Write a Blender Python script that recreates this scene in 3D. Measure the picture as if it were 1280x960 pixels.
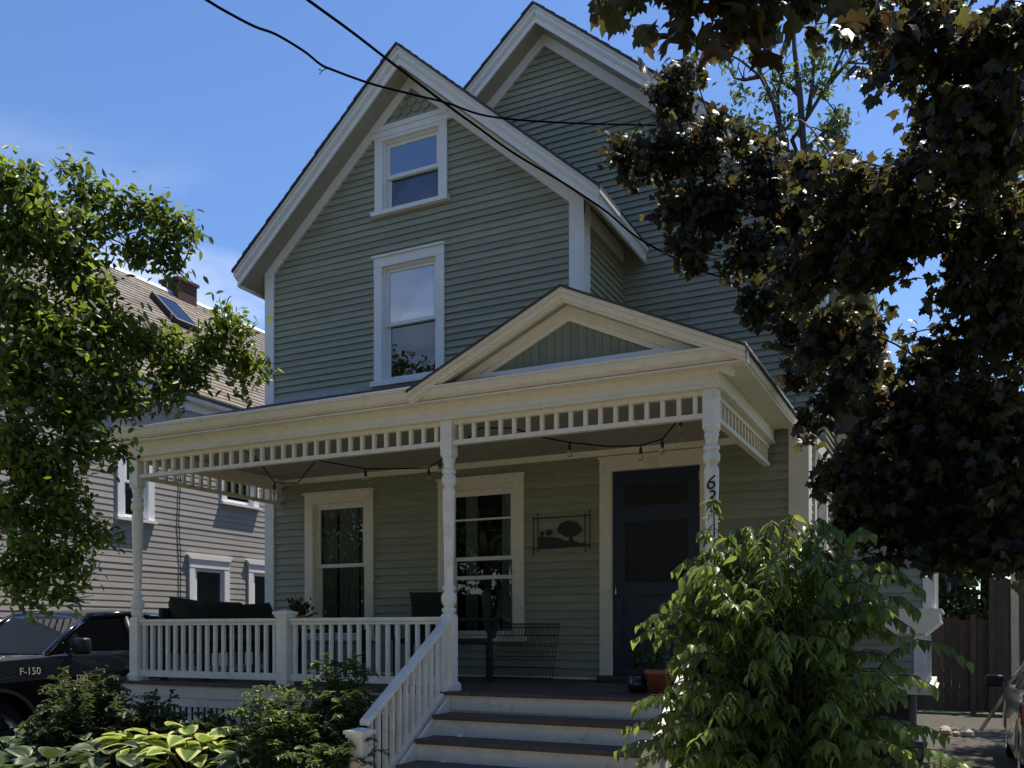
import bpy, bmesh, math, random
import numpy as np
from mathutils import Matrix, Vector

random.seed(7); rng = np.random.default_rng(7)
R = math.radians
for o in list(bpy.data.objects): bpy.data.objects.remove(o)
SC = bpy.context.scene; COL = SC.collection

# ------------------------------------------------------------------ camera
FPX, HORIZON, EYE, YAW = 1125.0, 790.0, 1.6, 26.263
cam = bpy.data.cameras.new('camera'); camo = bpy.data.objects.new('camera', cam); COL.objects.link(camo)
camo.location = (0, 0, EYE); camo.rotation_euler = (R(90), 0, R(YAW))
cam.sensor_width = 36; cam.lens = FPX / 1280 * 36; cam.shift_y = (HORIZON - 480) / 1280
cam.clip_start = .05; cam.clip_end = 2000
SC.camera = camo

# ------------------------------------------------------------------ sky, sun, exposure
SUN_EL, SUN_AZ = 68.0, 25.0            # azimuth from +Y (behind the house) towards +X
w = bpy.data.worlds.new('World'); SC.world = w; w.use_nodes = True
nt = w.node_tree; nt.nodes.clear()
def wn(t, **k):
    n = nt.nodes.new(t)
    for a, b in k.items(): setattr(n, a, b)
    return n
sky = wn('ShaderNodeTexSky', sky_type='NISHITA', sun_disc=False, sun_elevation=R(SUN_EL), sun_rotation=R(SUN_AZ))
sky.air_density = 1.0; sky.dust_density = .25; sky.ozone_density = 3.0
tc = wn('ShaderNodeTexCoord'); mp = wn('ShaderNodeMapping'); mp.inputs['Scale'].default_value = (1.6, 1.6, 5.0)
nz = wn('ShaderNodeTexNoise'); nz.inputs['Scale'].default_value = 1.7; nz.inputs['Detail'].default_value = 7; nz.inputs['Roughness'].default_value = .58
cr = wn('ShaderNodeValToRGB'); cr.color_ramp.elements[0].position = .48; cr.color_ramp.elements[1].position = .80
mx = wn('ShaderNodeMixRGB'); mx.inputs['Color2'].default_value = (7.5, 7.8, 8.2, 1)
bg = wn('ShaderNodeBackground'); bg.inputs['Strength'].default_value = .10; out = wn('ShaderNodeOutputWorld')
L = nt.links.new
L(tc.outputs['Generated'], mp.inputs['Vector']); L(mp.outputs[0], nz.inputs['Vector']); L(nz.outputs['Fac'], cr.inputs[0])
sx = wn('ShaderNodeSeparateXYZ'); L(tc.outputs['Generated'], sx.inputs[0]); lo = wn('ShaderNodeMapRange'); lo.inputs['From Min'].default_value = .46; lo.inputs['From Max'].default_value = .28; L(sx.outputs['Z'], lo.inputs[0]); cm = wn('ShaderNodeMath', operation='MULTIPLY'); L(cr.outputs[0], cm.inputs[0]); L(lo.outputs[0], cm.inputs[1]); L(cm.outputs[0], mx.inputs['Fac']); hs = wn('ShaderNodeHueSaturation'); hs.inputs['Hue'].default_value = .507; hs.inputs['Saturation'].default_value = 1.15; hs.inputs['Value'].default_value = 1.0; L(sky.outputs[0], hs.inputs['Color']); L(hs.outputs[0], mx.inputs['Color1']); L(mx.outputs[0], bg.inputs['Color']); L(bg.outputs[0], out.inputs[0])
sl = bpy.data.lights.new('sun', 'SUN'); sl.energy = 4.2; sl.angle = R(.53); sl.color = (1, .92, .80)
so = bpy.data.objects.new('sun', sl); COL.objects.link(so); so.location = (5, 20, 30)
so.rotation_euler = (-R(90 - SUN_EL), 0, -R(SUN_AZ))
SC.view_settings.view_transform = 'Standard'; SC.view_settings.look = 'None'; SC.view_settings.gamma = 1
SC.view_settings.use_curve_mapping = False; SC.view_settings.exposure = 0.84

# ------------------------------------------------------------------ pixel -> direction helpers
SA, CA = math.sin(R(YAW)), math.cos(R(YAW))
def ray(u, v):
    s = (u - 640) / FPX
    return Vector((-SA + s * CA, CA + s * SA, (HORIZON - v) / FPX))
def P(u, v, X=None, Y=None, Z=None, D=None):
    d = ray(u, v)
    t = D if D is not None else X / d.x if X is not None else Y / d.y if Y is not None else (Z - EYE) / d.z
    return Vector((d.x * t, d.y * t, EYE + d.z * t))

# ------------------------------------------------------------------ materials
MATS = {}
def mat(name, col, rough=.6, var=.12, scale=6.0, bump=.0, bscale=60.0, spec=.4, metal=0.0, col2=None, stretch=(1, 1, 1), island=0.0, coat=0.0, stain=None):
    m = bpy.data.materials.new(name); m.use_nodes = True; t = m.node_tree; b = t.nodes['Principled BSDF']; K = t.links.new
    b.inputs['Roughness'].default_value = rough; b.inputs['Specular IOR Level'].default_value = spec; b.inputs['Metallic'].default_value = metal
    if coat: b.inputs['Coat Weight'].default_value = coat; b.inputs['Coat Roughness'].default_value = .04
    tc = t.nodes.new('ShaderNodeTexCoord'); mp = t.nodes.new('ShaderNodeMapping'); mp.inputs['Scale'].default_value = stretch
    K(tc.outputs['Object'], mp.inputs['Vector'])
    n = t.nodes.new('ShaderNodeTexNoise'); n.inputs['Scale'].default_value = scale; n.inputs['Detail'].default_value = 6; n.inputs['Roughness'].default_value = .65
    K(mp.outputs[0], n.inputs['Vector'])
    r = t.nodes.new('ShaderNodeValToRGB'); r.color_ramp.elements[0].position = .3; r.color_ramp.elements[1].position = .7
    a = col2 if col2 else tuple(c * (1 - var) for c in col); c2 = col if col2 else tuple(min(1, c * (1 + var)) for c in col)
    r.color_ramp.elements[0].color = (*a, 1); r.color_ramp.elements[1].color = (*c2, 1)
    K(n.outputs['Fac'], r.inputs[0]); src = r.outputs[0]
    if stain:
        n3 = t.nodes.new('ShaderNodeTexNoise'); n3.inputs['Scale'].default_value = stain[1]; n3.inputs['Detail'].default_value = 8; n3.inputs['Roughness'].default_value = .75
        K(mp.outputs[0], n3.inputs['Vector'])
        r3 = t.nodes.new('ShaderNodeValToRGB'); r3.color_ramp.elements[0].position = stain[2]; r3.color_ramp.elements[1].position = stain[2] + .14
        K(n3.outputs['Fac'], r3.inputs[0]); mxx = t.nodes.new('ShaderNodeMixRGB'); mxx.inputs['Color2'].default_value = (*stain[0], 1)
        ml = t.nodes.new('ShaderNodeMath'); ml.operation = 'MULTIPLY'; ml.inputs[1].default_value = stain[3]
        K(r3.outputs[0], ml.inputs[0]); K(ml.outputs[0], mxx.inputs['Fac']); K(src, mxx.inputs['Color1']); src = mxx.outputs[0]
    if island:
        oi = t.nodes.new('ShaderNodeObjectInfo'); ge = t.nodes.new('ShaderNodeNewGeometry')
        ad = t.nodes.new('ShaderNodeMath'); ad.operation = 'ADD'; K(oi.outputs['Random'], ad.inputs[0]); K(ge.outputs['Random Per Island'], ad.inputs[1])
        fr = t.nodes.new('ShaderNodeMath'); fr.operation = 'FRACT'; K(ad.outputs[0], fr.inputs[0])
        mr = t.nodes.new('ShaderNodeMapRange'); mr.inputs['To Min'].default_value = 1 - island; mr.inputs['To Max'].default_value = 1 + island; K(fr.outputs[0], mr.inputs[0])
        mm = t.nodes.new('ShaderNodeMixRGB'); mm.blend_type = 'MULTIPLY'; mm.inputs['Fac'].default_value = 1
        cmb = t.nodes.new('ShaderNodeCombineColor'); [K(mr.outputs[0], cmb.inputs[i]) for i in range(3)]
        K(src, mm.inputs['Color1']); K(cmb.outputs[0], mm.inputs['Color2']); src = mm.outputs[0]
    K(src, b.inputs['Base Color'])
    if bump:
        n2 = t.nodes.new('ShaderNodeTexNoise'); n2.inputs['Scale'].default_value = bscale; n2.inputs['Detail'].default_value = 5; K(mp.outputs[0], n2.inputs['Vector'])
        bp = t.nodes.new('ShaderNodeBump'); bp.inputs['Strength'].default_value = bump; bp.inputs['Distance'].default_value = .01
        K(n2.outputs['Fac'], bp.inputs['Height']); K(bp.outputs[0], b.inputs['Normal'])
    MATS[name] = m; return m
def leafmat(name, top, trans, tw=.4, rough=.42, var=.35, edge=None, spec=.35, alt=None):
    m = bpy.data.materials.new(name); m.use_nodes = True; t = m.node_tree; b = t.nodes['Principled BSDF']; K = t.links.new
    ge = t.nodes.new('ShaderNodeNewGeometry'); oi = t.nodes.new('ShaderNodeObjectInfo')
    ad = t.nodes.new('ShaderNodeMath'); ad.operation = 'ADD'; K(oi.outputs['Random'], ad.inputs[0]); K(ge.outputs['Random Per Island'], ad.inputs[1])
    fr = t.nodes.new('ShaderNodeMath'); fr.operation = 'FRACT'; K(ad.outputs[0], fr.inputs[0])
    def ramp(c, c2=None):
        r = t.nodes.new('ShaderNodeValToRGB'); e = r.color_ramp.elements
        e[0].color = tuple(x * (1 - var) for x in c) + (1,); e[1].color = (min(1, c[0] * (1 + var * 1.3)), min(1, c[1] * (1 + var)), c[2] * (1 + var * .3), 1)
        if c2: e[1].color = (*c2, 1)
        K(fr.outputs[0], r.inputs[0]); return r.outputs[0]
    ct, cc = (ramp(top, alt[0]), ramp(trans, alt[1])) if alt else (ramp(top), ramp(trans))
    if edge:
        at = t.nodes.new('ShaderNodeAttribute'); at.attribute_name = 'rim'
        n = t.nodes.new('ShaderNodeTexNoise'); n.inputs['Scale'].default_value = 30
        tco = t.nodes.new('ShaderNodeTexCoord'); K(tco.outputs['Object'], n.inputs['Vector'])
        am = t.nodes.new('ShaderNodeMath'); am.operation = 'ADD'; K(at.outputs['Fac'], am.inputs[0])
        sb = t.nodes.new('ShaderNodeMath'); sb.operation = 'MULTIPLY_ADD'; sb.inputs[1].default_value = .5; sb.inputs[2].default_value = -.25; K(n.outputs['Fac'], sb.inputs[0]); K(sb.outputs[0], am.inputs[1])
        er = t.nodes.new('ShaderNodeValToRGB'); er.color_ramp.elements[0].position = .55; er.color_ramp.elements[1].position = .68; K(am.outputs[0], er.inputs[0])
        for i, src in enumerate((ct, cc)):
            q = t.nodes.new('ShaderNodeMixRGB'); K(er.outputs[0], q.inputs['Fac']); K(src, q.inputs['Color1']); q.inputs['Color2'].default_value = (*edge, 1)
            if i == 0: ct = q.outputs[0]
            else: cc = q.outputs[0]
    K(ct, b.inputs['Base Color']); b.inputs['Roughness'].default_value = rough; b.inputs['Specular IOR Level'].default_value = spec
    tr = t.nodes.new('ShaderNodeBsdfTranslucent'); K(cc, tr.inputs['Color'])
    ms = t.nodes.new('ShaderNodeMixShader'); ms.inputs[0].default_value = tw
    K(b.outputs[0], ms.inputs[1]); K(tr.outputs[0], ms.inputs[2]); K(ms.outputs[0], t.nodes['Material Output'].inputs['Surface'])
    MATS[name] = m; return m
def glassmat(name, tint=(.75, .8, .8), rough=.0, ior=1.5, gain=.9):
    m = bpy.data.materials.new(name); m.use_nodes = True; t = m.node_tree; t.nodes.remove(t.nodes['Principled BSDF']); K = t.links.new
    tr = t.nodes.new('ShaderNodeBsdfTransparent'); tr.inputs[0].default_value = (*tint, 1)
    gl = t.nodes.new('ShaderNodeBsdfGlossy'); gl.inputs['Roughness'].default_value = rough; gl.inputs[0].default_value = (.95, .97, 1, 1)
    fr = t.nodes.new('ShaderNodeFresnel'); fr.inputs[0].default_value = ior
    n = t.nodes.new('ShaderNodeTexNoise'); n.inputs['Scale'].default_value = 1.3; tc = t.nodes.new('ShaderNodeTexCoord'); K(tc.outputs['Object'], n.inputs['Vector'])
    bp = t.nodes.new('ShaderNodeBump'); bp.inputs['Strength'].default_value = .06; bp.inputs['Distance'].default_value = .02; K(n.outputs['Fac'], bp.inputs['Height'])
    K(bp.outputs[0], gl.inputs['Normal'])
    ms = t.nodes.new('ShaderNodeMixShader'); mu = t.nodes.new('ShaderNodeMath'); mu.operation = 'MULTIPLY'; mu.inputs[1].default_value = gain; mu.use_clamp = True
    K(fr.outputs[0], mu.inputs[0]); K(mu.outputs[0], ms.inputs[0]); K(tr.outputs[0], ms.inputs[1]); K(gl.outputs[0], ms.inputs[2])
    K(ms.outputs[0], t.nodes['Material Output'].inputs['Surface']); MATS[name] = m; return m

SIDING = mat('sage_siding_paint', (.300, .306, .226), .55, .10, 3, .15, 40, stretch=(1, 1, 6), island=.10, stain=((.215, .22, .16), 2.2, .55, .6))
TRIM = mat('warmed_cream_trim_paint', (.78, .715, .59), .5, .10, 5, .22, 50, stain=((.44, .36, .26), 5, .54, .6))  # cream paint with the warm bounce light from the ground put into its colour
RAILP = mat('off_white_rail_paint', (.80, .755, .66), .45, .10, 7, .2, 50, stain=((.46, .40, .32), 6, .55, .6))
WTRIM = mat('white_window_paint', (.76, .75, .73), .45, .05, 6, .06, 50, stain=((.46, .45, .42), 9, .64, .4))
DECK = mat('brown_deck_paint', (.085, .062, .052), .6, .25, 8, .2, 50, stretch=(4, 1, 1), island=.16)
SHINGLE = mat('dark_roof_shingle', (.06, .058, .058), .9, .3, 20, .5, 80)
NSHINGLE = mat('weathered_brown_shingle', (.18, .152, .125), .9, .3, 9, .4, 60, island=.25, stretch=(1, 1, 1))
NSIDING = mat('warm_grey_siding', (.37, .345, .31), .6, .07, 3, .1, 40, stain=((.33, .30, .26), 2, .6, .4))
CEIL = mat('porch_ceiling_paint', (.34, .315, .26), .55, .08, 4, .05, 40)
TYMP = mat('sage_vertical_board_paint', (.19, .21, .15), .6, .1, 4, .1, 40, island=.06, stretch=(3, 3, .6))
DOORB = mat('navy_door_paint', (.014, .022, .050), .35, .15, 5, spec=.5)
SCREEN = mat('dark_screen_mesh', (.012, .013, .016), .6, .2, 30)
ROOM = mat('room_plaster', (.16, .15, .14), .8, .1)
CURTAIN = mat('curtain_cloth', (.55, .53, .46), .9, .08, 10)
BLACKM = mat('black_iron', (.012, .012, .013), .5, .2, 20, metal=.0, spec=.5)
CUSH = mat('dark_green_cushion', (.022, .028, .016), .9, .25, 9, .3, 30)
CHAIRM = mat('charcoal_wicker', (.016, .016, .017), .8, .3, 30, .4, 80)
BRICK = mat('dark_red_brick', (.07, .034, .03), .9, .35, 14, .6, 40)
FENCE = mat('weathered_fence_wood', (.075, .055, .045), .85, .35, 8, .3, 50, stretch=(6, 6, .6), island=.25)
PALEW = mat('pale_weathered_wood', (.50, .43, .35), .8, .25, 8, .3, 50, stretch=(6, 6, .6))
BARK = mat('grey_brown_bark', (.045, .037, .032), .9, .4, 14, .8, 30, stretch=(1, 1, .3))
SOIL = mat('dark_mulch', (.035, .026, .020), .95, .5, 25, 1.0, 40)
GRASSM = mat('lawn', (.085, .10, .03), .9, .4, 5, .8, 60)
DIRT = mat('packed_gravel_drive', (.062, .055, .045), .95, .4, 6, .9, 50, stain=((.05, .05, .03), 1.2, .5, .7))
ASPH = mat('asphalt_drive', (.055, .054, .053), .9, .2, 20, .5, 120)
STONE = mat('dark_foundation_stone', (.07, .065, .06), .9, .35, 8, .6, 30)
CONC = mat('concrete_walk', (.36, .315, .25), .9, .15, 6, .3, 60)
TRUCKP = mat('black_truck_paint', (.006, .0065, .010), .12, .1, 2, spec=.7, coat=1.0)
CHROME = mat('chrome', (.75, .75, .76), .12, .03, 5, metal=1.0)
RUBBER = mat('tyre_rubber', (.012, .012, .012), .8, .2, 30)
PLAST = mat('black_plastic', (.012, .012, .013), .45, .15, 30)
SILVERP = mat('silver_car_paint', (.42, .43, .45), .25, .05, 2, metal=.6, coat=.7)
REDL = mat('red_tail_lamp', (.28, .012, .010), .15, .1, 9, spec=.6, coat=.6)
WIRE = mat('black_cable', (.006, .006, .007), 1.0, .1, spec=.0)
NUMB = mat('dark_number_paint', (.025, .028, .035), .5, .1)
POTB = mat('black_glazed_pot', (.012, .014, .025), .15, .2, 9, spec=.6, coat=.5)
TERRA = mat('terracotta_pot', (.32, .11, .055), .85, .15, 9)
BULB = glassmat('bulb_glass', (.9, .9, .85)); GLASS = glassmat('window_glass'); CGLASS = glassmat('car_glass', (.35, .38, .38), gain=1.9); GLASSR = glassmat('reflecting_storm_glass', (.5, .55, .6), gain=7.0); GLASSD = glassmat('screened_glass', (.30, .33, .36), gain=2.2)
SKYG = glassmat('skylight_glass', (.03, .03, .04), ior=2.2)
LF_MAPLE = leafmat('crimson_maple_leaf', (.026, .014, .010), (.12, .065, .025), .38, .40, .3, spec=.4, alt=((.030, .034, .014), (.17, .18, .045)))
LF_TREE = leafmat('green_tree_leaf', (.052, .092, .022), (.23, .32, .05), .42, .38, .55)
LF_FAR = leafmat('blue_green_far_leaf', (.07, .11, .06), (.2, .28, .07), .4, .45, .3)
LF_SHRUB = leafmat('bright_shrub_leaf', (.07, .12, .032), (.32, .41, .09), .36, .36, .3)
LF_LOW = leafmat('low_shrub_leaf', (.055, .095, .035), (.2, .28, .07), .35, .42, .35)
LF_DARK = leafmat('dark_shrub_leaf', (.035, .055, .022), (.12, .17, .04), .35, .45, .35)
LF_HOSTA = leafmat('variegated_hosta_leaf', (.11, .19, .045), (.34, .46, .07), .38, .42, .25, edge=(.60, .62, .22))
LF_HOSTAD = leafmat('shaded_hosta_leaf', (.035, .065, .028), (.10, .16, .04), .3, .42, .3, edge=(.16, .19, .10))  # darker copy of the hosta leaf, shade put into its colour
PETAL = leafmat('dusty_flower', (.12, .05, .05), (.2, .08, .06), .3, .6, .5)

# ------------------------------------------------------------------ mesh helpers
class MB:
    def __init__(s): s.v = []; s.f = []
    def add(s, vs, fs):
        n = len(s.v); s.v += [tuple(a) for a in vs]; s.f += [tuple(n + i for i in f) for f in fs]; return s
    def box(s, x0, x1, y0, y1, z0, z1):
        if x0 > x1: x0, x1 = x1, x0
        if y0 > y1: y0, y1 = y1, y0
        if z0 > z1: z0, z1 = z1, z0
        return s.add([(x0,y0,z0),(x1,y0,z0),(x1,y1,z0),(x0,y1,z0),(x0,y0,z1),(x1,y0,z1),(x1,y1,z1),(x0,y1,z1)],
                     [(0,3,2,1),(4,5,6,7),(0,1,5,4),(1,2,6,5),(2,3,7,6),(3,0,4,7)])
    def prism(s, poly, axis, a, b):
        """poly of 2-D points extruded along axis 'x','y' or 'z' from a to b"""
        n = len(poly)
        def m(p, t): return {'x': (t, p[0], p[1]), 'y': (p[0], t, p[1]), 'z': (p[0], p[1], t)}[axis]
        vs = [m(p, a) for p in poly] + [m(p, b) for p in poly]
        fs = [tuple(range(n)), tuple(range(2*n-1, n-1, -1))] + [(i, n+i, n+(i+1) % n, (i+1) % n) for i in range(n)]
        return s.add(vs, fs)
    def lathe(s, prof, c, seg=20):
        vs = []; fs = []; n = len(prof)
        for r, z in prof:
            for k in range(seg):
                a = 2*math.pi*k/seg; vs.append((c[0]+r*math.cos(a), c[1]+r*math.sin(a), c[2]+z))
        for i in range(n-1):
            for k in range(seg):
                k2 = (k+1) % seg; fs.append((i*seg+k, i*seg+k2, (i+1)*seg+k2, (i+1)*seg+k))
        fs.append(tuple(range(seg-1, -1, -1))); fs.append(tuple((n-1)*seg+k for k in range(seg)))
        return s.add(vs, fs)
    def tube(s, pts, radii, seg=8, cap=True):
        pts = [Vector(p) for p in pts]; vs = []; fs = []; n = len(pts)
        if not hasattr(radii, '__len__'): radii = [radii]*n
        up = Vector((.13, .21, 1)).normalized()
        for i, p in enumerate(pts):
            d = (pts[min(i+1, n-1)] - pts[max(i-1, 0)])
            d = d.normalized() if d.length > 1e-9 else Vector((0, 0, 1))
            a = d.cross(up)
            if a.length < .05: a = d.cross(Vector((1, 0, 0)))
            a.normalize(); b = d.cross(a)
            for k in range(seg):
                t = 2*math.pi*k/seg; vs.append(p + a*radii[i]*math.cos(t) + b*radii[i]*math.sin(t))
        for i in range(n-1):
            for k in range(seg):
                k2 = (k+1) % seg; fs.append((i*seg+k, i*seg+k2, (i+1)*seg+k2, (i+1)*seg+k))
        if cap: fs.append(tuple(range(seg-1, -1, -1))); fs.append(tuple((n-1)*seg+k for k in range(seg)))
        return s.add(vs, fs)
    def xf(s, M):
        s.v = [tuple(M @ Vector(p)) for p in s.v]; return s
    def mesh(s, name, m, smooth=False, fix=True):
        me = bpy.data.meshes.new(name); me.from_pydata(s.v, [], s.f)
        if fix:
            bm = bmesh.new(); bm.from_mesh(me); bmesh.ops.recalc_face_normals(bm, faces=bm.faces); bm.to_mesh(me); bm.free()
        if m: me.materials.append(m)
        if smooth: me.polygons.foreach_set('use_smooth', [True]*len(me.polygons))
        return me
def bevel(me, width, seg=2, smooth=False):
    bm = bmesh.new(); bm.from_mesh(me)
    bmesh.ops.bevel(bm, geom=[e for e in bm.edges if e.is_manifold and e.calc_face_angle(0) > .5], offset=width, segments=seg, affect='EDGES', profile=.5, clamp_overlap=True)
    bm.to_mesh(me); bm.free()
    if smooth: me.polygons.foreach_set('use_smooth', [True]*len(me.polygons))
    return me
ROOTINV = {}
def thing(name, loc, label, cat, group=None):
    o = bpy.data.objects.new(name, None); COL.objects.link(o); o.location = loc; o.empty_display_size = .2
    o['label'] = label; o['category'] = cat
    if group: o['group'] = group
    ROOTINV[o] = Matrix.Translation(-Vector(loc)); return o
def link(name, me, parent=None, M=None, stuff=False):
    """mesh data is in world coordinates unless M (world placement) is given"""
    o = bpy.data.objects.new(name, me); COL.objects.link(o)
    if M is not None: o.matrix_basis = M
    if parent is not None:
        o.parent = parent
        o.matrix_parent_inverse = ROOTINV.get(parent, Matrix.Identity(4))
        if parent not in ROOTINV and parent in PLACED: o.matrix_parent_inverse = PLACED[parent].inverted()
    if M is not None: PLACED[o] = M
    if stuff: o['kind'] = 'stuff'
    return o
PLACED = {}
def part(name, mb, m, parent, smooth=False, bev=0, M=None, stuff=False):
    me = mb.mesh(name, m, smooth)
    if bev: bevel(me, bev)
    return link(name, me, parent, M, stuff)
def single(name, mb, m, label, cat, group=None, smooth=False, bev=0):
    o = part(name, mb, m, None, smooth, bev); o['label'] = label; o['category'] = cat
    if group: o['group'] = group
    return o
def structure(name, mb, m, parent=None):
    o = part(name, mb, m, parent); o['kind'] = 'structure'; return o
T = Matrix.Translation

# ------------------------------------------------------------------ foliage helpers
def leaf_template(kind):
    """returns (verts, faces, rim) ; Y is the length direction, Z the normal, length 1"""
    if kind == 'maple':
        pts = [(0, .03), (.13, -.09), (.40, -.13), (.37, .05), (.55, .13), (.68, .41), (.47, .37), (.44, .55), (.30, .49), (.23, .71), (.10, .77), (0, 1.02)]
        out = pts + [(-x, y) for x, y in reversed(pts[1:-1])]
        v = [(0, .32, .0)] + [(x, y, -.10*abs(x) - .42*x*x - .16*y*y + .035*math.sin(11*y+6*x)) for x, y in out]
        n = len(out); f = [(0, i+1, (i+1) % n + 1) for i in range(n)]
        return np.array(v), f, np.array([0]+[1]*n)
    if kind == 'lance':
        v = [(0, 0, 0), (.19, .20, .06), (.23, .42, .065), (.12, .74, .0), (0, 1, -.18), (-.12, .74, .0), (-.23, .42, .065), (-.19, .20, .06), (0, .3, 0), (0, .7, -.05)]
        f = [(0, 1, 8), (1, 2, 9, 8), (2, 3, 9), (3, 4, 9), (0, 8, 7), (7, 8, 9, 6), (6, 9, 5), (5, 9, 4)]
        return np.array(v), f, np.zeros(10)
    if kind == 'oval':
        v = [(0, 0, 0), (.22, .3, .05), (.2, .65, .03), (0, 1, -.08), (-.2, .65, .03), (-.22, .3, .05)]
        return np.array(v), [(0, 1, 2, 3), (0, 3, 4, 5)], np.zeros(6)
    if kind == 'hosta':
        xs = [0, .20, .34, .38, .33, .22, .09, 0]; ys = [0, .06, .2, .4, .62, .8, .94, 1.0]
        v = []; rim = []; f = []; cols = 7
        for i, (hw, y) in enumerate(zip(xs, ys)):
            for j in range(cols):
                a = (j - 3) / 3
                z = .13*abs(a)*hw*2.2 + .02*math.cos(a*9) * (1 if 0 < i < 7 else 0) - .42*(y - .25)**2 * (1 if y > .25 else 0)
                v.append((a*hw, y - .05*(1-abs(a))*0, z)); rim.append(max(abs(a), 1.0 if i in (0, 7) else 0) if i else .3)
        for i in range(7):
            for j in range(cols-1):
                f.append((i*cols+j, i*cols+j+1, (i+1)*cols+j+1, (i+1)*cols+j))
        return np.array(v), f, np.array(rim)
def frames(tip, nrm):
    y = tip / (np.linalg.norm(tip, axis=1, keepdims=True) + 1e-9)
    z = nrm - (nrm*y).sum(1, keepdims=True)*y; z /= (np.linalg.norm(z, axis=1, keepdims=True) + 1e-9)
    x = np.cross(y, z); return np.stack([x, y, z], axis=2)
def foliage(parent, name, kind, m, pos, rot, size, singles=300, sname='leaf'):
    pos = np.asarray(pos); size = np.asarray(size); N = len(pos)
    tv, tf, rim = leaf_template(kind)
    # the leaves that show largest become objects of their own
    rel = pos - np.array([0, 0, EYE]); dep = rel[:, 0]*-SA + rel[:, 1]*CA; side = rel[:, 0]*CA + rel[:, 1]*SA
    with np.errstate(divide='ignore', invalid='ignore'):
        uu = 640 + FPX*side/dep; vv = HORIZON - FPX*rel[:, 2]/dep
    vis = (dep > .5) & (uu > 5) & (uu < 1275) & (vv > 5) & (vv < 955)
    scr = np.where(vis, size/np.maximum(dep, .1)*(1+.0*size), -1); order = np.argsort(-scr); pick = order[:singles] if singles else order[:0]
    pick = pick[scr[pick] > 0]; rest = np.setdiff1d(np.arange(N), pick)
    tme = bpy.data.meshes.new(sname); tme.from_pydata([tuple(a) for a in tv], [], tf); tme.materials.append(m)
    at = tme.attributes.new('rim', 'FLOAT', 'POINT'); at.data.foreach_set('value', rim.astype(np.float32))
    tme.polygons.foreach_set('use_smooth', [True]*len(tme.polygons))
    for i in pick:
        Mx = Matrix.Identity(4)
        for a in range(3):
            for b in range(3): Mx[a][b] = rot[i][a][b]*size[i]
            Mx[a][3] = pos[i][a]
        link(sname, tme, parent, Mx)
    if len(rest):
        V = np.einsum('nij,kj->nki', rot[rest], tv)*size[rest][:, None, None] + pos[rest][:, None, :]
        nv = len(tv); loops = np.concatenate([np.array(f) for f in tf]); cnt = np.array([len(f) for f in tf]); n = len(rest)
        LI = (loops[None, :] + nv*np.arange(n)[:, None]).ravel(); CN = np.tile(cnt, n)
        me = bpy.data.meshes.new(name); me.vertices.add(n*nv); me.vertices.foreach_set('co', V.reshape(-1).astype(np.float32))
        me.loops.add(len(LI)); me.loops.foreach_set('vertex_index', LI.astype(np.int32)); me.polygons.add(len(CN))
        st = np.concatenate([[0], np.cumsum(CN)[:-1]]); me.polygons.foreach_set('loop_start', st.astype(np.int32))
        me.polygons.foreach_set('use_smooth', [True]*len(CN))
        me.update(calc_edges=True); me.materials.append(m)
        at = me.attributes.new('rim', 'FLOAT', 'POINT'); at.data.foreach_set('value', np.tile(rim, n).astype(np.float32))
        me.validate()
        link(name, me, parent, stuff=True)
def rnd_unit(n):
    v = rng.normal(size=(n, 3)); return v/np.linalg.norm(v, axis=1, keepdims=True)
def blob_points(c, r, n, flat=.8, shell=.45):
    d = rnd_unit(n); rad = r*(shell + (1-shell)*rng.random(n))**(1.0) * (rng.random(n)**.25)
    p = d*rad[:, None]; p[:, 2] *= flat; return np.array(c) + p
def curvy(a, b, n=7, bend=.12, sag=0):
    a, b = Vector(a), Vector(b); l = (b-a).length
    o = Vector((random.uniform(-1, 1), random.uniform(-1, 1), random.uniform(-.4, 1)))*l*bend
    return [a.lerp(b, t) + o*math.sin(math.pi*t) - Vector((0, 0, sag*math.sin(math.pi*t))) for t in [i/(n-1) for i in range(n)]]

# ================================================================== SETTING
g = MB(); g.box(-300, 300, -300, 300, -.5, 0); structure('ground', g, GRASSM)
g = MB(); g.box(-12.2, -8.9, 2.95, 26, .0, .012); structure('left_driveway', g, ASPH)
g = MB(); g.box(-1.0, 4.4, 2.95, 19.6, .0, .012); structure('right_driveway', g, DIRT)
g = MB(); g.box(-3.9, -1.9, 2.95, 5.5, .004, .03); structure('front_path', g, CONC)
g = MB(); g.prism([(4.1, -.1), (4.2, .08), (5.2, .30), (5.7, .36), (7.6, .38), (7.6, -.1)], 'x', -8.85, -4.16); structure('planting_bed', g, SOIL)
g = MB(); g.box(-60, 60, 1.2, 2.9, .0, .03); structure('sidewalk', g, CONC)
g = MB(); g.box(-60, 60, -9, -.4, .0, .02); structure('street', g, mat('pale_bounce_asphalt', (.16, .15, .13), .9, .2, 12, .4, 120))  # street out of view, asphalt paled to bounce warm light onto the porch
g = MB(); g.box(-1.75, -1.02, 4.2, 9.4, 0, .05); structure('side_bed', g, SOIL)

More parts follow.
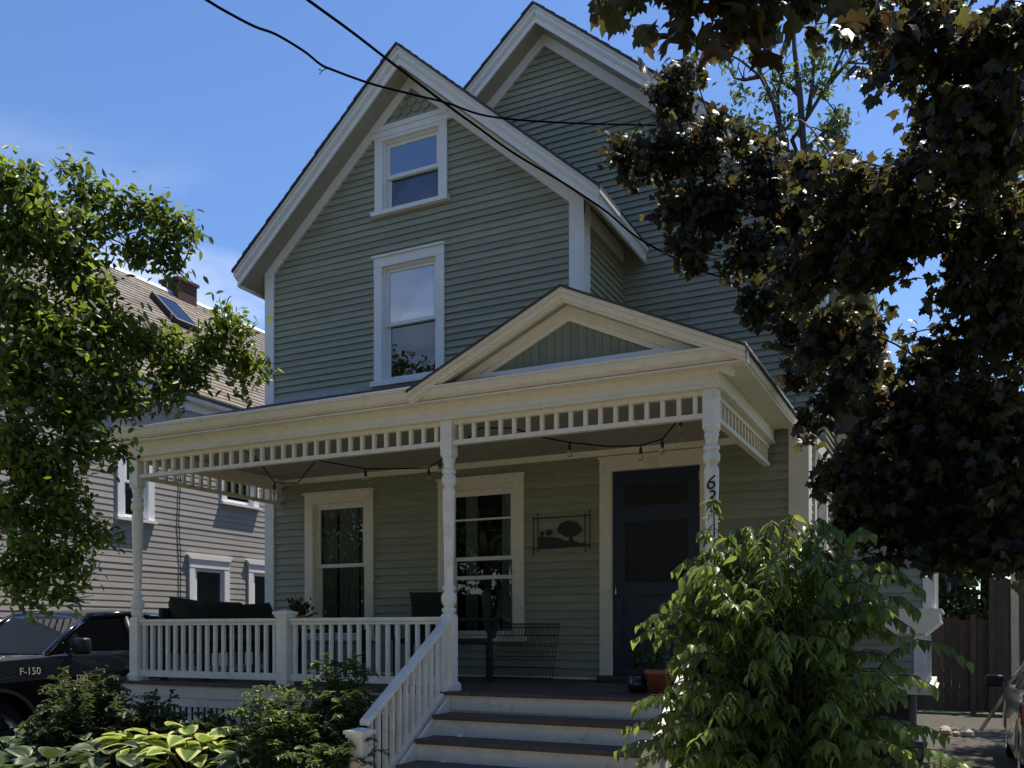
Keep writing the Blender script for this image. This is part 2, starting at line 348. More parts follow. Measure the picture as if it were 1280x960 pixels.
# ================================================================== THE HOUSE
YW, YM, YB = 9.42, 10.78, 19.0          # front wall, main gable wall, back wall
XL, XR, XB = -8.31, -1.36, -3.77        # left side, right side, right side of the front wing
DECKZ, YP = 1.07, 7.0
house = thing('clapboard_house', (-4.8, 9.42, 0), 'sage green clapboard house with two front gables and a cream trimmed porch', 'house')
CS = .083                                   # clapboard exposure
def segs(xa, xb, holes, zc):
    out = [(xa, xb)]
    for (a, b, c, d) in holes:
        if c < zc < d:
            nw = []
            for (p, q) in out:
                if b <= p or a >= q: nw.append((p, q))
                else:
                    if a - p > .02: nw.append((p, a))
                    if q - b > .02: nw.append((b, q))
            out = nw
    return out
def clap_wall(name, y, z0, z1, xr, holes, single_boards=True, M=None, parent=house, mt=SIDING, exp=CS, th=.032, pname='clapboard'):
    """boards facing -Y on plane y ; xr(z)->(xa,xb).  M optionally turns the finished wall."""
    sheath = MB(); allb = MB(); boards = []
    n = int(math.ceil((z1 - z0)/exp))
    for i in range(n):
        a = z0 + i*exp; b = min(a + exp, z1); zm = (a+b)/2
        xa0, xb0 = xr(a); xa1, xb1 = xr(b)
        if xb0 - xa0 < .05: continue
        full = segs(xa0, xb0, holes, zm)
        cut = []
        for (p, q) in full:
            if single_boards and q - p > 1.6 and random.random() < .30:
                c_ = random.uniform(p+.5, q-.5); cut += [(p, c_-.0012), (c_+.0012, q)]
            else: cut.append((p, q))
        for (p, q) in cut:
            pl = xa1 if abs(p - xa0) < 1e-6 else p; ql = xb1 if abs(q - xb0) < 1e-6 else q
            if ql < pl: pl = ql = (pl+ql)/2
            sheath.add([(p, y, a), (q, y, a), (ql, y, b), (pl, y, b), (p, y+.1, a), (q, y+.1, a), (ql, y+.1, b), (pl, y+.1, b)],
                       [(0,1,2,3),(7,6,5,4),(0,4,5,1),(1,5,6,2),(2,6,7,3),(3,7,4,0)])
            j = random.uniform(-.0012, .0012); t = th + random.uniform(-.002, .002)
            vs = [(p, y-t, a+j), (q, y-t, a+j), (ql, y-.006, b+.004), (pl, y-.006, b+.004), (p, y-.001, a+j), (q, y-.001, a+j), (ql, y-.001, b+.004), (pl, y-.001, b+.004)]
            fs = [(0,1,2,3),(7,6,5,4),(0,4,5,1),(1,5,6,2),(2,6,7,3),(3,7,4,0)]
            if single_boards: mb = MB().add(vs, fs); boards.append(mb)
            else: allb.add(vs, fs)
    if M: sheath.xf(M)
    w = part(name, sheath, mt, parent)
    if single_boards:
        for mb in boards:
            if M: mb.xf(M)
            part(pname, mb, mt, w)
    else:
        if M: allb.xf(M)
        part(pname + '_courses', allb, mt, w, stuff=True)
    return w
def window(parent, x0, x1, z0, z1, y, cas=.14, M=None, trim=TRIM, sashm=WTRIM, crown=0, sill=.06, meet=.5, rail=.045, curtain=None, storm=None, castop=None, deep=.1, inset=0.0, gl=None):
    """double hung window: opening x0..x1, z0..z1 on plane y facing -Y"""
    def go(mb): return mb.xf(M) if M else mb
    ct = castop or cas; pr = .042
    c = MB(); c.box(x0-cas, x0, y-pr, y+.02, z0, z1); c.box(x1, x1+cas, y-pr, y+.02, z0, z1); c.box(x0-cas, x1+cas, y-pr-.004, y+.02, z1, z1+ct)
    c.box(x0-cas-.02, x1+cas+.02, y-pr-(.012 if crown else .03), y+.02, z1+ct, z1+ct+.025)
    if crown: c.prism([(x0-cas, z1+ct+.025), (x1+cas, z1+ct+.025), (x1+cas+.07, z1+ct+crown), (x0-cas-.07, z1+ct+crown)], 'y', y-pr-.022, y)
    # jambs and head lining
    c.box(x0, x0+.025, y+.001, y+deep+.03, z0, z1); c.box(x1-.025, x1, y+.001, y+deep+.03, z0, z1); c.box(x0+.025, x1-.025, y+.001, y+deep+.03, z1-.025, z1)
    win = part('window', go(c), trim, parent)
    s = MB(); s.prism([(y-pr-.05, z0-sill), (y+deep, z0-sill), (y+deep, z0+.02), (y-pr-.05, z0-.004)], 'x', x0-cas-.03, x1+cas+.03)
    part('sill', go(s), trim, win)
    zm = z0 + (z1-z0)*meet; xa, xb = x0+.025, x1-.025
    for nm, a, b, yo in (('upper_sash', zm-.02, z1-.025, y+.03-inset), ('lower_sash', z0+.02, zm+.02, y+.065-inset)):
        f = MB(); f.box(xa, xa+rail, yo, yo+.03, a, b); f.box(xb-rail, xb, yo, yo+.03, a, b); f.box(xa+rail, xb-rail, yo, yo+.03, b-rail*.9, b); f.box(xa+rail, xb-rail, yo, yo+.03, a, a+rail)
        sa = part(nm, go(f), sashm, win)
        p = MB(); p.box(xa+rail-.002, xb-rail+.002, yo+.012, yo+.018, a+rail-.002, b-rail*.9+.002); part('pane', go(p), (gl[0] if nm == 'upper_sash' else gl[1]) if gl else GLASS, sa)
    if curtain:
        for (a, b, za, zb) in curtain:
            k = MB(); n = 40; vs = []
            for i in range(n+1):
                xx = a + (b-a)*i/n; yy = y + .16 + .025*math.sin(i*1.3) + .012*math.sin(i*2.9+1)
                vs += [(xx, yy, za), (xx, yy, zb)]
            k.add(vs, [(2*i, 2*i+2, 2*i+3, 2*i+1) for i in range(n)]); part('curtain', go(k), CURTAIN, win, smooth=True)
    return win

# --- walls (front wing upper part, porch wall, main gable, side walls)
M1, A1X, A1Z = .88, -6.01, 8.65          # front wing roof: slope, ridge x, ridge z
M2, A2X, A2Z = .84, -4.835, 9.63         # main roof
def wing_x(z):
    h = (A1Z - .30 - z)/M1; return (max(XL, A1X - h), min(XB, A1X + h))
def main_x(z):
    h = (A2Z - .28 - z)/M2; return (max(XL, A2X - h), min(XR, A2X + h))
AT = (-6.44, -5.62, 6.86, 7.74); UP = (-6.45, -5.66, 4.74, 6.17)
P1 = (-7.53, -6.71, 1.55, 3.26); P2 = (-5.50, -4.61, 1.55, 3.29); DR = (-3.41, -2.42, 1.10, 3.37)
e = .06
hol = lambda t, k=e: (t[0]-k, t[1]+k, t[2]-.02, t[3]+k)
clap_wall('gable_wall', YW, 4.45, A1Z-.31, wing_x, [hol(AT), hol(UP)])
clap_wall('porch_wall', YW, 1.10, 3.66, lambda z: (XL, XR), [hol(P1), hol(P2), (DR[0]-.07, DR[1]+.07, 1.0, DR[3]+.07)], exp=.093)
clap_wall('main_gable_wall', YM, 3.92, A2Z-.29, lambda z: (max(main_x(z)[0], XB if z < 6.4 else -9), main_x(z)[1]), [])
# east side of the front wing (faces +X): local x -> world Y
TURN = Matrix(((0, -1, 0, 0), (1, 0, 0, 0), (0, 0, 1, 0), (0, 0, 0, 1)))   # local -Y faces world +X
clap_wall('wing_side_wall', -XB, 4.45, 6.42, lambda z: (YW, YM), [], M=TURN)
SW = (9.95, 10.75, 1.75, 3.35)
clap_wall('right_side_wall', -XR, .75, 6.5, lambda z: (YW if z < 3.7 else YM, YB), [hol(SW)], single_boards=False, M=TURN)
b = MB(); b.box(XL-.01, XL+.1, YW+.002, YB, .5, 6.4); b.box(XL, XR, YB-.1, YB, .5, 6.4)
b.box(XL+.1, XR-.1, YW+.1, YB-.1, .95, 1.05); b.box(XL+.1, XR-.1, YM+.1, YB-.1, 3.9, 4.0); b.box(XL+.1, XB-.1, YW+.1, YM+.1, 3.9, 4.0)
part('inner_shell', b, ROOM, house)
b = MB(); b.box(XL+.03, XR-.03, YW+.03, YB-.02, -.1, .95); part('foundation', b, STONE, house)
b = MB(); b.box(XL-.02, XR+.02, YW-.03, YW+.05, .95, 1.095); part('water_table_board', b, TRIM, house)
# corner boards
for nm, (x0, x1, y0, y1, z0, z1) in {
    'a': (XL-.02, XL+.13, YW-.046, YW+.02, 1.1, 6.42), 'b': (XB-.14, XB+.040, YW-.046, YW+.02, 4.35, 6.44), 'c': (XB-.02, XB+.0405, YW+.0205, YW+.15, 4.35, 6.44),
    'd': (XR-.155, XR+.040, YW-.046, YW+.02, 1.1, 3.66), 'e': (XR-.02, XR+.0405, YW+.0205, YW+.17, 1.1, 3.66), 'f': (XR-.14, XR+.040, YM-.046, YM+.02, 4.0, 6.45), 'g': (XR-.02, XR+.0405, YM+.0205, YM+.15, 4.0, 6.45)}.items():
    part('corner_board', MB().box(x0, x1, y0, y1, z0, z1), TRIM if nm in 'de' else WTRIM, house)

# --- gable roofs: shingles, crown, barge board, soffit, frieze as separate pieces
def slope(mb, xa, za, m, h0, h1, t, y0, y1, sgn, drop=0):
    """parallelogram band under the roof line, between horizontal offsets h0..h1 from the ridge"""
    z = lambda h: za - m*h - drop
    mb.prism([(xa+sgn*h0, z(h0)), (xa+sgn*h1, z(h1)), (xa+sgn*h1, z(h1)-t), (xa+sgn*h0, z(h0)-t)], 'y', y0, y1); return mb
def gable_roof(xa, za, m, hl, hr, yf, yw, yback, nm, wr, tm=WTRIM):
    sh = MB()
    n = 26
    for sgn, h in ((-1, hl), (1, hr)):
        for i in range(n):
            a, bb = h*i/n, h*(i+1)/n + .02
            z = lambda q: za - m*q
            hi = .010; lo = .024
            sh.prism([(xa+sgn*a, z(a)+hi), (xa+sgn*bb, z(bb)+lo), (xa+sgn*bb, z(bb)-.012), (xa+sgn*a, z(a)-.012)], 'y', yf-.035-random.uniform(0, .012), yback)
    rf = part(nm, sh, SHINGLE, house)
    for sgn, h in ((-1, hl), (1, hr)):
        k = MB(); slope(k, xa, za, m, 0, h, .035, yf-.015, yf+.03, sgn, .014); part('crown_fillet', k, tm, rf)
        k = MB(); slope(k, xa, za, m, 0, h-.005, .06, yf+.004, yf+.05, sgn, .050)
        slope(k, xa, za, m, 0, h-.01, .022, yf+.018, yf+.05, sgn, .111); part('crown_moulding', k, tm, rf)
        k = MB(); slope(k, xa, za, m, 0, h-.02, .085, yf+.036, yf+.06, sgn, .134); part('barge_board', k, tm, rf)
        k = MB(); slope(k, xa, za, m, 0, h-.015, .02, yf+.0605, yback, sgn, .185); part('soffit', k, CEIL, rf)
        k = MB(); slope(k, xa, za, m, 0, (xa-XL+.02) if sgn < 0 else (wr-xa+.040), .15, yw-.050, yw-.002, sgn, .2055); part('rake_frieze', k, tm, rf)
        # eave fascia running back
        zf = za - m*h; x = xa + sgn*h
        k = MB(); k.box(x-.012*sgn, x-.04*sgn, yf+.062, yback, zf-.205, zf-.013); k.box(x+.018*sgn, x-.010*sgn, yf+.0, yback, zf-.075, zf-.005); part('eave_fascia', k, tm, rf)
    return rf
rf1 = gable_roof(A1X, A1Z, M1, 2.57, 2.57, 9.07, YW, YM-.002, 'wing_roof', XB)
rf2 = gable_roof(A2X, A2Z, M2, 3.78, 3.78, 10.43, YM, YB+.3, 'main_roof', XR)
k = MB(); slope(k, A1X, A1Z, M1, 0, 2.57, .2, YM+.01, 12.6, -1, -.01); slope(k, A1X, A1Z, M1, 0, 1.6, .2, YM+.01, 11.9, 1, -.01); part('roof_saddle', k, SHINGLE, rf1)
k = MB(); k.box(XB-.01, XB+.03, YW+.16, YM-.03, 6.25, 6.43); part('eave_frieze', k, TRIM, house)
# attic gable: band and fish-scale shingles
zb = 7.80
hb = (A1Z - .355 - zb)/M1 + .03
k = MB(); k.prism([(A1X-hb-.06, zb-.02), (A1X+hb+.06, zb-.02), (A1X+hb-.06, zb+.125), (A1X-hb+.06, zb+.125)], 'y', YW-.056, YW-.003); part('gable_band', k, WTRIM, house)
fs = part('fish_scale_panel', MB().prism([(A1X-.55, zb+.1), (A1X+.55, zb+.1), (A1X, A1Z-.3)], 'y', YW-.012, YW-.002), SIDING, house)
for row in range(5):
    z0 = zb + .10 + row*.095
    half = (A1Z - .31 - z0)/M1
    nn = int(half/.12)+2
    for i in range(-nn, nn+1):
        cx = A1X + i*.135 + (.067 if row % 2 else 0)
        if abs(cx - A1X) > half - .03: continue
        w_ = .064; poly = [(cx-w_, z0+.14), (cx-w_, z0+.045)] + [(cx - w_*math.cos(t), z0+.045 - .055*math.sin(t)) for t in [math.pi*j/8 for j in range(1, 8)]] + [(cx+w_, z0+.045), (cx+w_, z0+.14)]
        if z0 + .14 > A1Z - .30 - M1*max(0, abs(cx-A1X)-.0): poly = [(x, min(z, A1Z - .29 - M1*abs(x-A1X))) for x, z in poly]
        k = MB(); n_ = len(poly)
        vs = [(x, YW-.022-.026*(1-(z-z0)/.14), z) for x, z in poly] + [(x, YW-.012, z) for x, z in poly]
        k.add(vs, [tuple(range(n_)), tuple(range(2*n_-1, n_-1, -1))] + [(i_, n_+i_, n_+(i_+1) % n_, (i_+1) % n_) for i_ in range(n_)])
        part('fish_scale_shingle', k, SIDING, fs)

# --- windows of the house
o = window(house, *AT, YW, cas=.115, trim=WTRIM, meet=.50, sill=.055, gl=(GLASSR, GLASSD)); o['label'] = 'small attic sash window with white casing in the gable'
o = window(house, *UP, YW, cas=.115, trim=WTRIM, meet=.5, sill=.07, gl=(GLASSR, GLASSD)); o['label'] = 'tall upper sash window reflecting sky'
o = window(house, *P1, YW, cas=.13, trim=TRIM, meet=.53, curtain=[(-7.5, -7.3, 1.5, 3.25), (-7.25, -6.95, 1.5, 3.25), (-6.9, -6.74, 1.5, 3.25)]); o['label'] = 'porch window with pale curtain'
o = window(house, *P2, YW, cas=.13, trim=TRIM, meet=.53, curtain=[(-5.35, -5.2, 1.6, 3.3), (-4.86, -4.66, 1.6, 3.3)])
for za_, zb2_ in ((2.93, 2.952), (2.225, 2.27)): part('storm_sash_bar', MB().box(P2[0]+.03, P2[1]-.03, YW+.012, YW+.028, za_, zb2_), WTRIM, o)
window(house, *SW, -XR, cas=.12, trim=TRIM, M=TURN, crown=.16)
# --- door
dr = part('door_casing', MB().box(DR[0]-.135, DR[0], YW-.046, YW+.08, DECKZ+.02, DR[3]).box(DR[1], DR[1]+.12, YW-.046, YW+.08, DECKZ+.02, DR[3]).box(DR[0]-.135, DR[1]+.12, YW-.050, YW+.08, DR[3], DR[3]+.14).box(DR[0]-.15, DR[1]+.135, YW-.06, YW+.02, DR[3]+.14, DR[3]+.165), TRIM, house)
part('threshold', MB().box(DR[0]-.15, DR[1]+.13, YW-.09, YW+.1, DECKZ+.004, DECKZ+.05), DECK, dr)
d = MB(); x0, x1, z0, z1 = DR[0]+.004, DR[1]-.004, DR[2]+.025, DR[3]-.004
st = .12
d.box(x0, x0+st, YW+.012, YW+.055, z0, z1); d.box(x1-st, x1, YW+.012, YW+.055, z0, z1)
for a, b_ in ((z0, z0+.22), (1.66, 1.74), (2.0, 2.12), (2.83, 2.96), (z1-.14, z1)): d.box(x0+st, x1-st, YW+.012, YW+.055, a, b_)
screen_door = part('screen_door', d, DOORB, house); screen_door['label'] = 'dark navy screen door'
for a, b_ in ((z0+.22, 1.66), (1.74, 2.0)): part('door_panel', MB().box(x0+st, x1-st, YW+.026, YW+.04, a, b_), DOORB, screen_door, bev=.004)
for a, b_ in ((2.12, 2.83), (2.96, z1-.14)):
    part('screen', MB().box(x0+st+.02, x1-st-.02, YW+.03, YW+.035, a+.02, b_-.02), SCREEN, screen_door)
    q = MB(); q.box(x0+st, x0+st+.02, YW+.018, YW+.045, a, b_); q.box(x1-st-.02, x1-st, YW+.018, YW+.045, a, b_); q.box(x0+st+.02, x1-st-.02, YW+.018, YW+.045, a, a+.02); q.box(x0+st+.02, x1-st-.02, YW+.018, YW+.045, b_-.02, b_); part('pane_moulding', q, DOORB, screen_door)
part('inner_door', MB().box(x0, x1, YW+.07, YW+.1, z0, z1), SCREEN, house)
part('handle', MB().tube([(x0+.05, YW+.01, 2.0), (x0+.05, YW-.05, 2.0), (x0+.05, YW-.055, 2.04), (x0+.05, YW-.05, 2.12), (x0+.05, YW+.01, 2.12)], .009), CHROME, screen_door, smooth=True)
for z in (3.2, 1.45): part('hinge', MB().box(x1-.012, x1+.012, YW-.044, YW+.01, z, z+.1), CHROME, screen_door)

# --- porch floor, steps
PX0, PX1 = -8.2, -1.62
deck = part('porch_floor', MB().box(PX0+.02, PX1-.02, YP-.08, YW-.03, DECKZ-.16, DECKZ-.032), TRIM, house)
nb = int((PX1-PX0)/.088)
for i in range(nb):
    a = PX0 + i*.088; j = random.uniform(-.006, .006)
    part('deck_board', MB().box(a+.0015, a+.0865, YP-.105+j, YW-.032, DECKZ-.030, DECKZ+random.uniform(-.0015, .0015)), DECK, deck)
part('porch_skirt', MB().box(PX0+.04, -4.25, YP-.07, YP-.03, .82, DECKZ-.162).box(-4.25, PX1-.04, YP-.065, YP-.03, .82, DECKZ-.162).box(PX0+.04, PX0+.08, YP-.029, YW-.03, .82, DECKZ-.162), RAILP, house)
la = MB()
for i in range(46):
    a = PX0+.05+i*.085
    if a > -4.3: break
    la.box(a, a+.045, YP-.055, YP-.04, .1, .818)
part('lattice_skirt', la, RAILP, house, stuff=True)
RISE, RUN, SX0, SX1 = .178, .28, -4.03, -1.80
steps = part('steps', MB().prism([(YP-.1, 0)] + [q for k in range(6) for q in ((YP-.11-RUN*(5-k) - 0, RISE*k), )] + [(YP-.1, .85)], 'x', SX0+.25, SX0+.29), RAILP, house)
for k in range(1, 6):
    zt = DECKZ - RISE*k; yf = YP - .105 - RUN*k
    part('tread', MB().box(SX0, SX1, yf, yf+RUN+.02, zt-.042, zt), DECK, steps, bev=.006)
for k in range(0, 6):
    zt = DECKZ - RISE*k - (.036 if k == 0 else .042); yf = YP - .105 - RUN*k + .035
    part('riser', MB().box(SX0+.01, SX1-.01, yf, yf+.02, zt-RISE+.041 if k < 5 else 0.0, zt), RAILP, steps)
for x in (SX0-.012, SX1-.02):
    part('stringer', MB().prism([(YP-.1, DECKZ-.02-.3), (YP-.1, DECKZ-.04), (YP-.1-RUN*5.3, DECKZ-.04-RISE*5.3), (YP-.1-RUN*5.3, 0), (YP-.1-RUN*4.4, 0)], 'x', x, x+.03), RAILP, steps)

# --- turned posts
def post(x, y, half=False):
    q = .058
    m = MB()
    # square base with flared plinth
    m.box(x-q-.022, x+q+.022, y-q-.022, y+q+.022, DECKZ, DECKZ+.055)
    m.prism([(x-q-.022, y-q-.022), (x+q+.022, y-q-.022), (x+q+.022, y+q+.022), (x-q-.022, y+q+.022)], 'z', DECKZ+.055, DECKZ+.056)
    def frust(z0, z1, a, b):
        m.add([(x-a,y-a,z0),(x+a,y-a,z0),(x+a,y+a,z0),(x-a,y+a,z0),(x-b,y-b,z1),(x+b,y-b,z1),(x+b,y+b,z1),(x-b,y+b,z1)], [(0,3,2,1),(4,5,6,7),(0,1,5,4),(1,2,6,5),(2,3,7,6),(3,0,4,7)])
    frust(DECKZ+.0565, DECKZ+.085, q+.022, q)
    frust(DECKZ+.085, 1.735, q, q); frust(1.735, 1.765, q, q*.78)
    p = part('porch_post', m, RAILP, house); m = MB()
    m.add([(x-q*.72,y-q*.72,3.17),(x+q*.72,y-q*.72,3.17),(x+q*.72,y+q*.72,3.17),(x-q*.72,y+q*.72,3.17),(x-q,y-q,3.20),(x+q,y-q,3.20),(x+q,y+q,3.20),(x-q,y+q,3.20),(x-q,y-q,3.505),(x+q,y-q,3.505),(x+q,y+q,3.505),(x-q,y+q,3.505)], [(0,3,2,1),(0,1,5,4),(1,2,6,5),(2,3,7,6),(3,0,4,7),(4,5,9,8),(5,6,10,9),(6,7,11,10),(7,4,8,11),(8,9,10,11)])
    part('upper_block', m, RAILP, p)
    r = lambda *a: a
    prof = [(.050, 1.76), (.052, 1.775), (.062, 1.785), (.066, 1.80), (.062, 1.815), (.044, 1.825), (.046, 1.835), (.062, 1.855), (.069, 1.88), (.071, 1.905), (.068, 1.93), (.056, 1.955), (.043, 1.965), (.043, 1.975), (.058, 1.985), (.060, 2.0), (.055, 2.012), (.041, 2.025),
            (.041, 2.04), (.043, 2.15), (.049, 2.4), (.055, 2.65), (.059, 2.80), (.059, 2.87), (.055, 2.895), (.044, 2.91), (.044, 2.92), (.060, 2.935), (.067, 2.955), (.069, 2.975), (.067, 2.995), (.060, 3.015), (.046, 3.025), (.062, 3.035), (.066, 3.05), (.062, 3.066), (.046, 3.075), (.047, 3.085), (.045, 3.10), (.052, 3.125), (.058, 3.145), (.060, 3.16), (.052, 3.175)]
    part('turned_shaft', MB().lathe(prof, (x, y, 0), 28), RAILP, p, smooth=True)
    return p
posts = [post(-8.08, YP+.06), post(-4.12, YP+.06), post(-1.73, YP+.06)]
# house number painted as thin plates on the right hand post
def text_mesh(s, size, depth, shear=.0):
    c = bpy.data.curves.new('t', 'FONT'); c.body = s; c.size = size; c.extrude = depth; c.align_x = 'CENTER'; c.align_y = 'CENTER'; c.shear = shear; c.resolution_u = 3
    o = bpy.data.objects.new('t', c); COL.objects.link(o); dg = bpy.context.evaluated_depsgraph_get()
    me = bpy.data.meshes.new_from_object(o.evaluated_get(dg)); bpy.data.objects.remove(o); return me
def put_text(name, s, size, loc, rot, m, parent, shear=0, depth=.002, bend=None):
    me = text_mesh(s, size, depth, shear); me.materials.clear(); me.materials.append(m)
    if bend:
        for v in me.vertices:
            a = v.co.x/bend; rr = bend + v.co.z; v.co.x, v.co.z = rr*math.sin(a), rr*math.cos(a) - bend
    return link(name, me, parent, T(loc) @ Matrix.Rotation(rot[2], 4, 'Z') @ Matrix.Rotation(rot[0], 4, 'X'))
dirc = Vector((0 - -1.73, 0 - 7.06, 0)).normalized(); az = math.atan2(dirc.x, -dirc.y)
for ch, zz in (('6', 2.765), ('3', 2.645)):
    c_ = Vector((-1.73, YP+.06, zz)) + dirc*.066 + Vector((-.012, -.002, 0))
    put_text('house_number', ch, .165, c_, (R(90), 0, az-.10), NUMB, posts[2], shear=.25, bend=.068)

# --- spandrels (slatted friezes between posts)
def spandrel(a, b, fixed, along, n):
    """slatted band from a to b; along 'x' at y=fixed or along 'y' at x=fixed"""
    def bx(p, q, t, z0, z1):
        return MB().box(p, q, fixed-t/2, fixed+t/2, z0, z1) if along == 'x' else MB().box(fixed-t/2, fixed+t/2, p, q, z0, z1)
    s = part('porch_spandrel', bx(a, b, .05, 3.468, 3.506), TRIM, house)
    part('bottom_rail', bx(a, b, .06, 3.286, 3.326), TRIM, s)
    me = None
    for i in range(n):
        c = a + (b-a)*(i+.5)/n
        if me is None: me = bx(-.017, .017, .034, 3.327, 3.467).mesh('slat', TRIM) if along == 'x' else MB().box(fixed-.017, fixed+.017, -.017, .017, 3.327, 3.467).mesh('slat', TRIM)
        link('slat', me, s, T((c, 0, 0)) if along == 'x' else T((0, c, 0)))
spandrel(-8.02, -4.18, YP+.06, 'x', 28); spandrel(-4.06, -1.79, YP+.06, 'x', 17)
spandrel(YP+.12, YW-.03, -8.08, 'y', 17); spandrel(YP+.12, YW-.03, -1.73, 'y', 17)
# --- porch beam, cornice, ceiling
def beam(x0, x1, y0, y1, out):
    pass
bm_ = MB(); bm_.box(-8.15, -1.66, YP-.01, YP+.13, 3.507, 3.70); bm_.box(-8.15, -8.01, YP+.131, YW-.04, 3.507, 3.70); bm_.box(-1.80, -1.66, YP+.131, YW-.04, 3.507, 3.70)
part('porch_beam', bm_, TRIM, house)
part('beam_fillet', MB().box(-8.165, -1.645, YP-.025, YP-.0105, 3.512, 3.530).box(-1.6595, -1.645, YP-.0104, YW-.04, 3.512, 3.530), TRIM, house)
CEX0, CEX1, CEY = -8.38, -1.42, 6.84
part('porch_eave_soffit', MB().box(CEX0+.03, CEX1-.03, CEY+.05, YP-.011, 3.654, 3.668).box(-1.659, CEX1-.03, YP-.010, YW-.04, 3.654, 3.668).box(CEX0+.03, -8.151, YP-.010, YW-.04, 3.654, 3.668), TRIM, house)
cpoly = [(0, 3.652), (.0, 3.672), (-.012, 3.676), (-.03, 3.684), (-.06, 3.704), (-.078, 3.737), (-.08, 3.765), (-.095, 3.768), (-.095, 3.785), (.03, 3.785), (.03, 3.652)]
part('front_cornice', MB().prism([(CEY+.10+p-.005, z) for p, z in cpoly], 'x', CEX0, CEX1), TRIM, house)
part('side_cornice', MB().prism([(CEX1-.10-p+.005, z-.001) for p, z in cpoly], 'y', CEY+.105, YW+.9), TRIM, house)
part('side_cornice', MB().prism([(CEX0+.10+p-.005, z-.001) for p, z in cpoly], 'y', CEY+.105, YW-.04), TRIM, house)
ce = part('porch_ceiling', MB().box(-8.0, -1.81, YP+.132, YW-.02, 3.63, 3.65), CEIL, house)
cb = MB()
for i in range(26): cb.box(-8.0, -1.81, YP+.134+i*.0865, YP+.134+i*.0865+.0815, 3.612, 3.629)
part('ceiling_boards', cb, CEIL, ce, stuff=True)
part('ceiling_moulding', MB().prism([(YW-.07, 3.61), (YW-.023, 3.61), (YW-.023, 3.55), (YW-.035, 3.55)], 'x', -8.0, -1.81), TRIM, house)
# porch shed roof and pediment
part('porch_roof', MB().prism([(CEY+.0, 3.787), (YW-.03, 4.655), (YW-.03, 4.60), (CEY+.03, 3.7865)], 'x', CEX0-.01, -3.6), SHINGLE, house)
part('flashing', MB().box(XL+.13, -4.0, YW-.05, YW-.022, 4.60, 4.70), mat('lead_flashing', (.33, .34, .36), .5, .2, 6, metal=.3), house)
PXA, PZA, PH, PM = -2.92, 4.46, 1.50, .465
ped = MB(); slope(ped, PXA, PZA, PM, 0, PH, .018, 6.80, YM-.03, -1, .0); slope(ped, PXA, PZA, PM, 0, PH+.01, .018, 6.80, YM-.03, 1, .0)
prf = part('pediment_roof', ped, SHINGLE, house)
for sgn in (-1, 1):
    k = MB(); slope(k, PXA, PZA, PM, 0, PH, .034, 6.815, 6.90, sgn, .019); part('rake_fillet', k, TRIM, prf)
    k = MB(); slope(k, PXA, PZA, PM, 0, PH-.01, .05, 6.838, 6.90, sgn, .0535); slope(k, PXA, PZA, PM, 0, PH-.01, .022, 6.855, 6.90, sgn, .104); part('rake_crown', k, TRIM, prf)
    k = MB(); slope(k, PXA, PZA, PM, 0, PH-.1, .018, 6.9005, YP+.06, sgn, .105); part('rake_soffit', k, CEIL, prf)
    k = MB(); slope(k, PXA, PZA, PM, 0, PH-.12, .075, YP-.03, YP+.02, sgn, .1235); slope(k, PXA, PZA, PM, 0, PH-.12, .045, YP-.012, YP+.02, sgn, .199); part('rake_frieze', k, TRIM, prf)
part('tympanum_base_board', MB().box(PXA-1.12, PXA+1.12, YP-.028, YP+.02, 3.786, 3.868), WTRIM, prf)
ty = part('tympanum', MB().prism([(PXA-1.2, 3.75), (PXA+1.2, 3.75), (PXA, 4.31)], 'y', YP+.021, YP+.05), TYMP, prf)
x = PXA - 1.0
while x < PXA + 1.0:
    ha, hbz = [PZA - .235 - PM*abs(q - PXA) for q in (x, x+.072)]
    if max(ha, hbz) > 3.87:
        mid = []
        if x < PXA < x+.072: mid = [(PXA, PZA-.235)]
        part('vertical_board', MB().prism([(x+.0018, 3.86), (x+.0702, 3.86), (x+.0702, max(hbz, 3.862))] + mid + [(x+.0018, max(ha, 3.862))], 'y', YP+.008, YP+.0205), TYMP, prf)
    x += .072

# --- front railing
def railing(a, b, fixed, along, n):
    def bx(p, q, t, z0, z1):
        return MB().box(p, q, fixed-t/2, fixed+t/2, z0, z1) if along == 'x' else MB().box(fixed-t/2, fixed+t/2, p, q, z0, z1)
    s = part('porch_railing', bx(a, b, .085, 1.700, 1.738), RAILP, house, bev=.010)
    part('top_sub_rail', bx(a, b, .045, 1.672, 1.6995), RAILP, s)
    part('bottom_rail', bx(a, b, .05, 1.115, 1.185), RAILP, s)
    me = MB().box(-.018, .018, -.018, .018, 1.1855, 1.6715).mesh('baluster', RAILP); bevel(me, .003, 1)
    for i in range(n):
        c = a + (b-a)*(i+.5)/n; jz = Matrix.Rotation(random.uniform(-.004, .004), 4, 'Y' if along == 'x' else 'X')
        link('baluster', me, s, (T((c, fixed, 1.43)) if along == 'x' else T((fixed, c, 1.43))) @ jz @ T((0, 0, -1.43)))
railing(-8.02, -6.085, YP+.06, 'x', 17); railing(-5.935, -4.18, YP+.06, 'x', 16); railing(YP+.12, YW-.035, -8.08, 'y', 20)
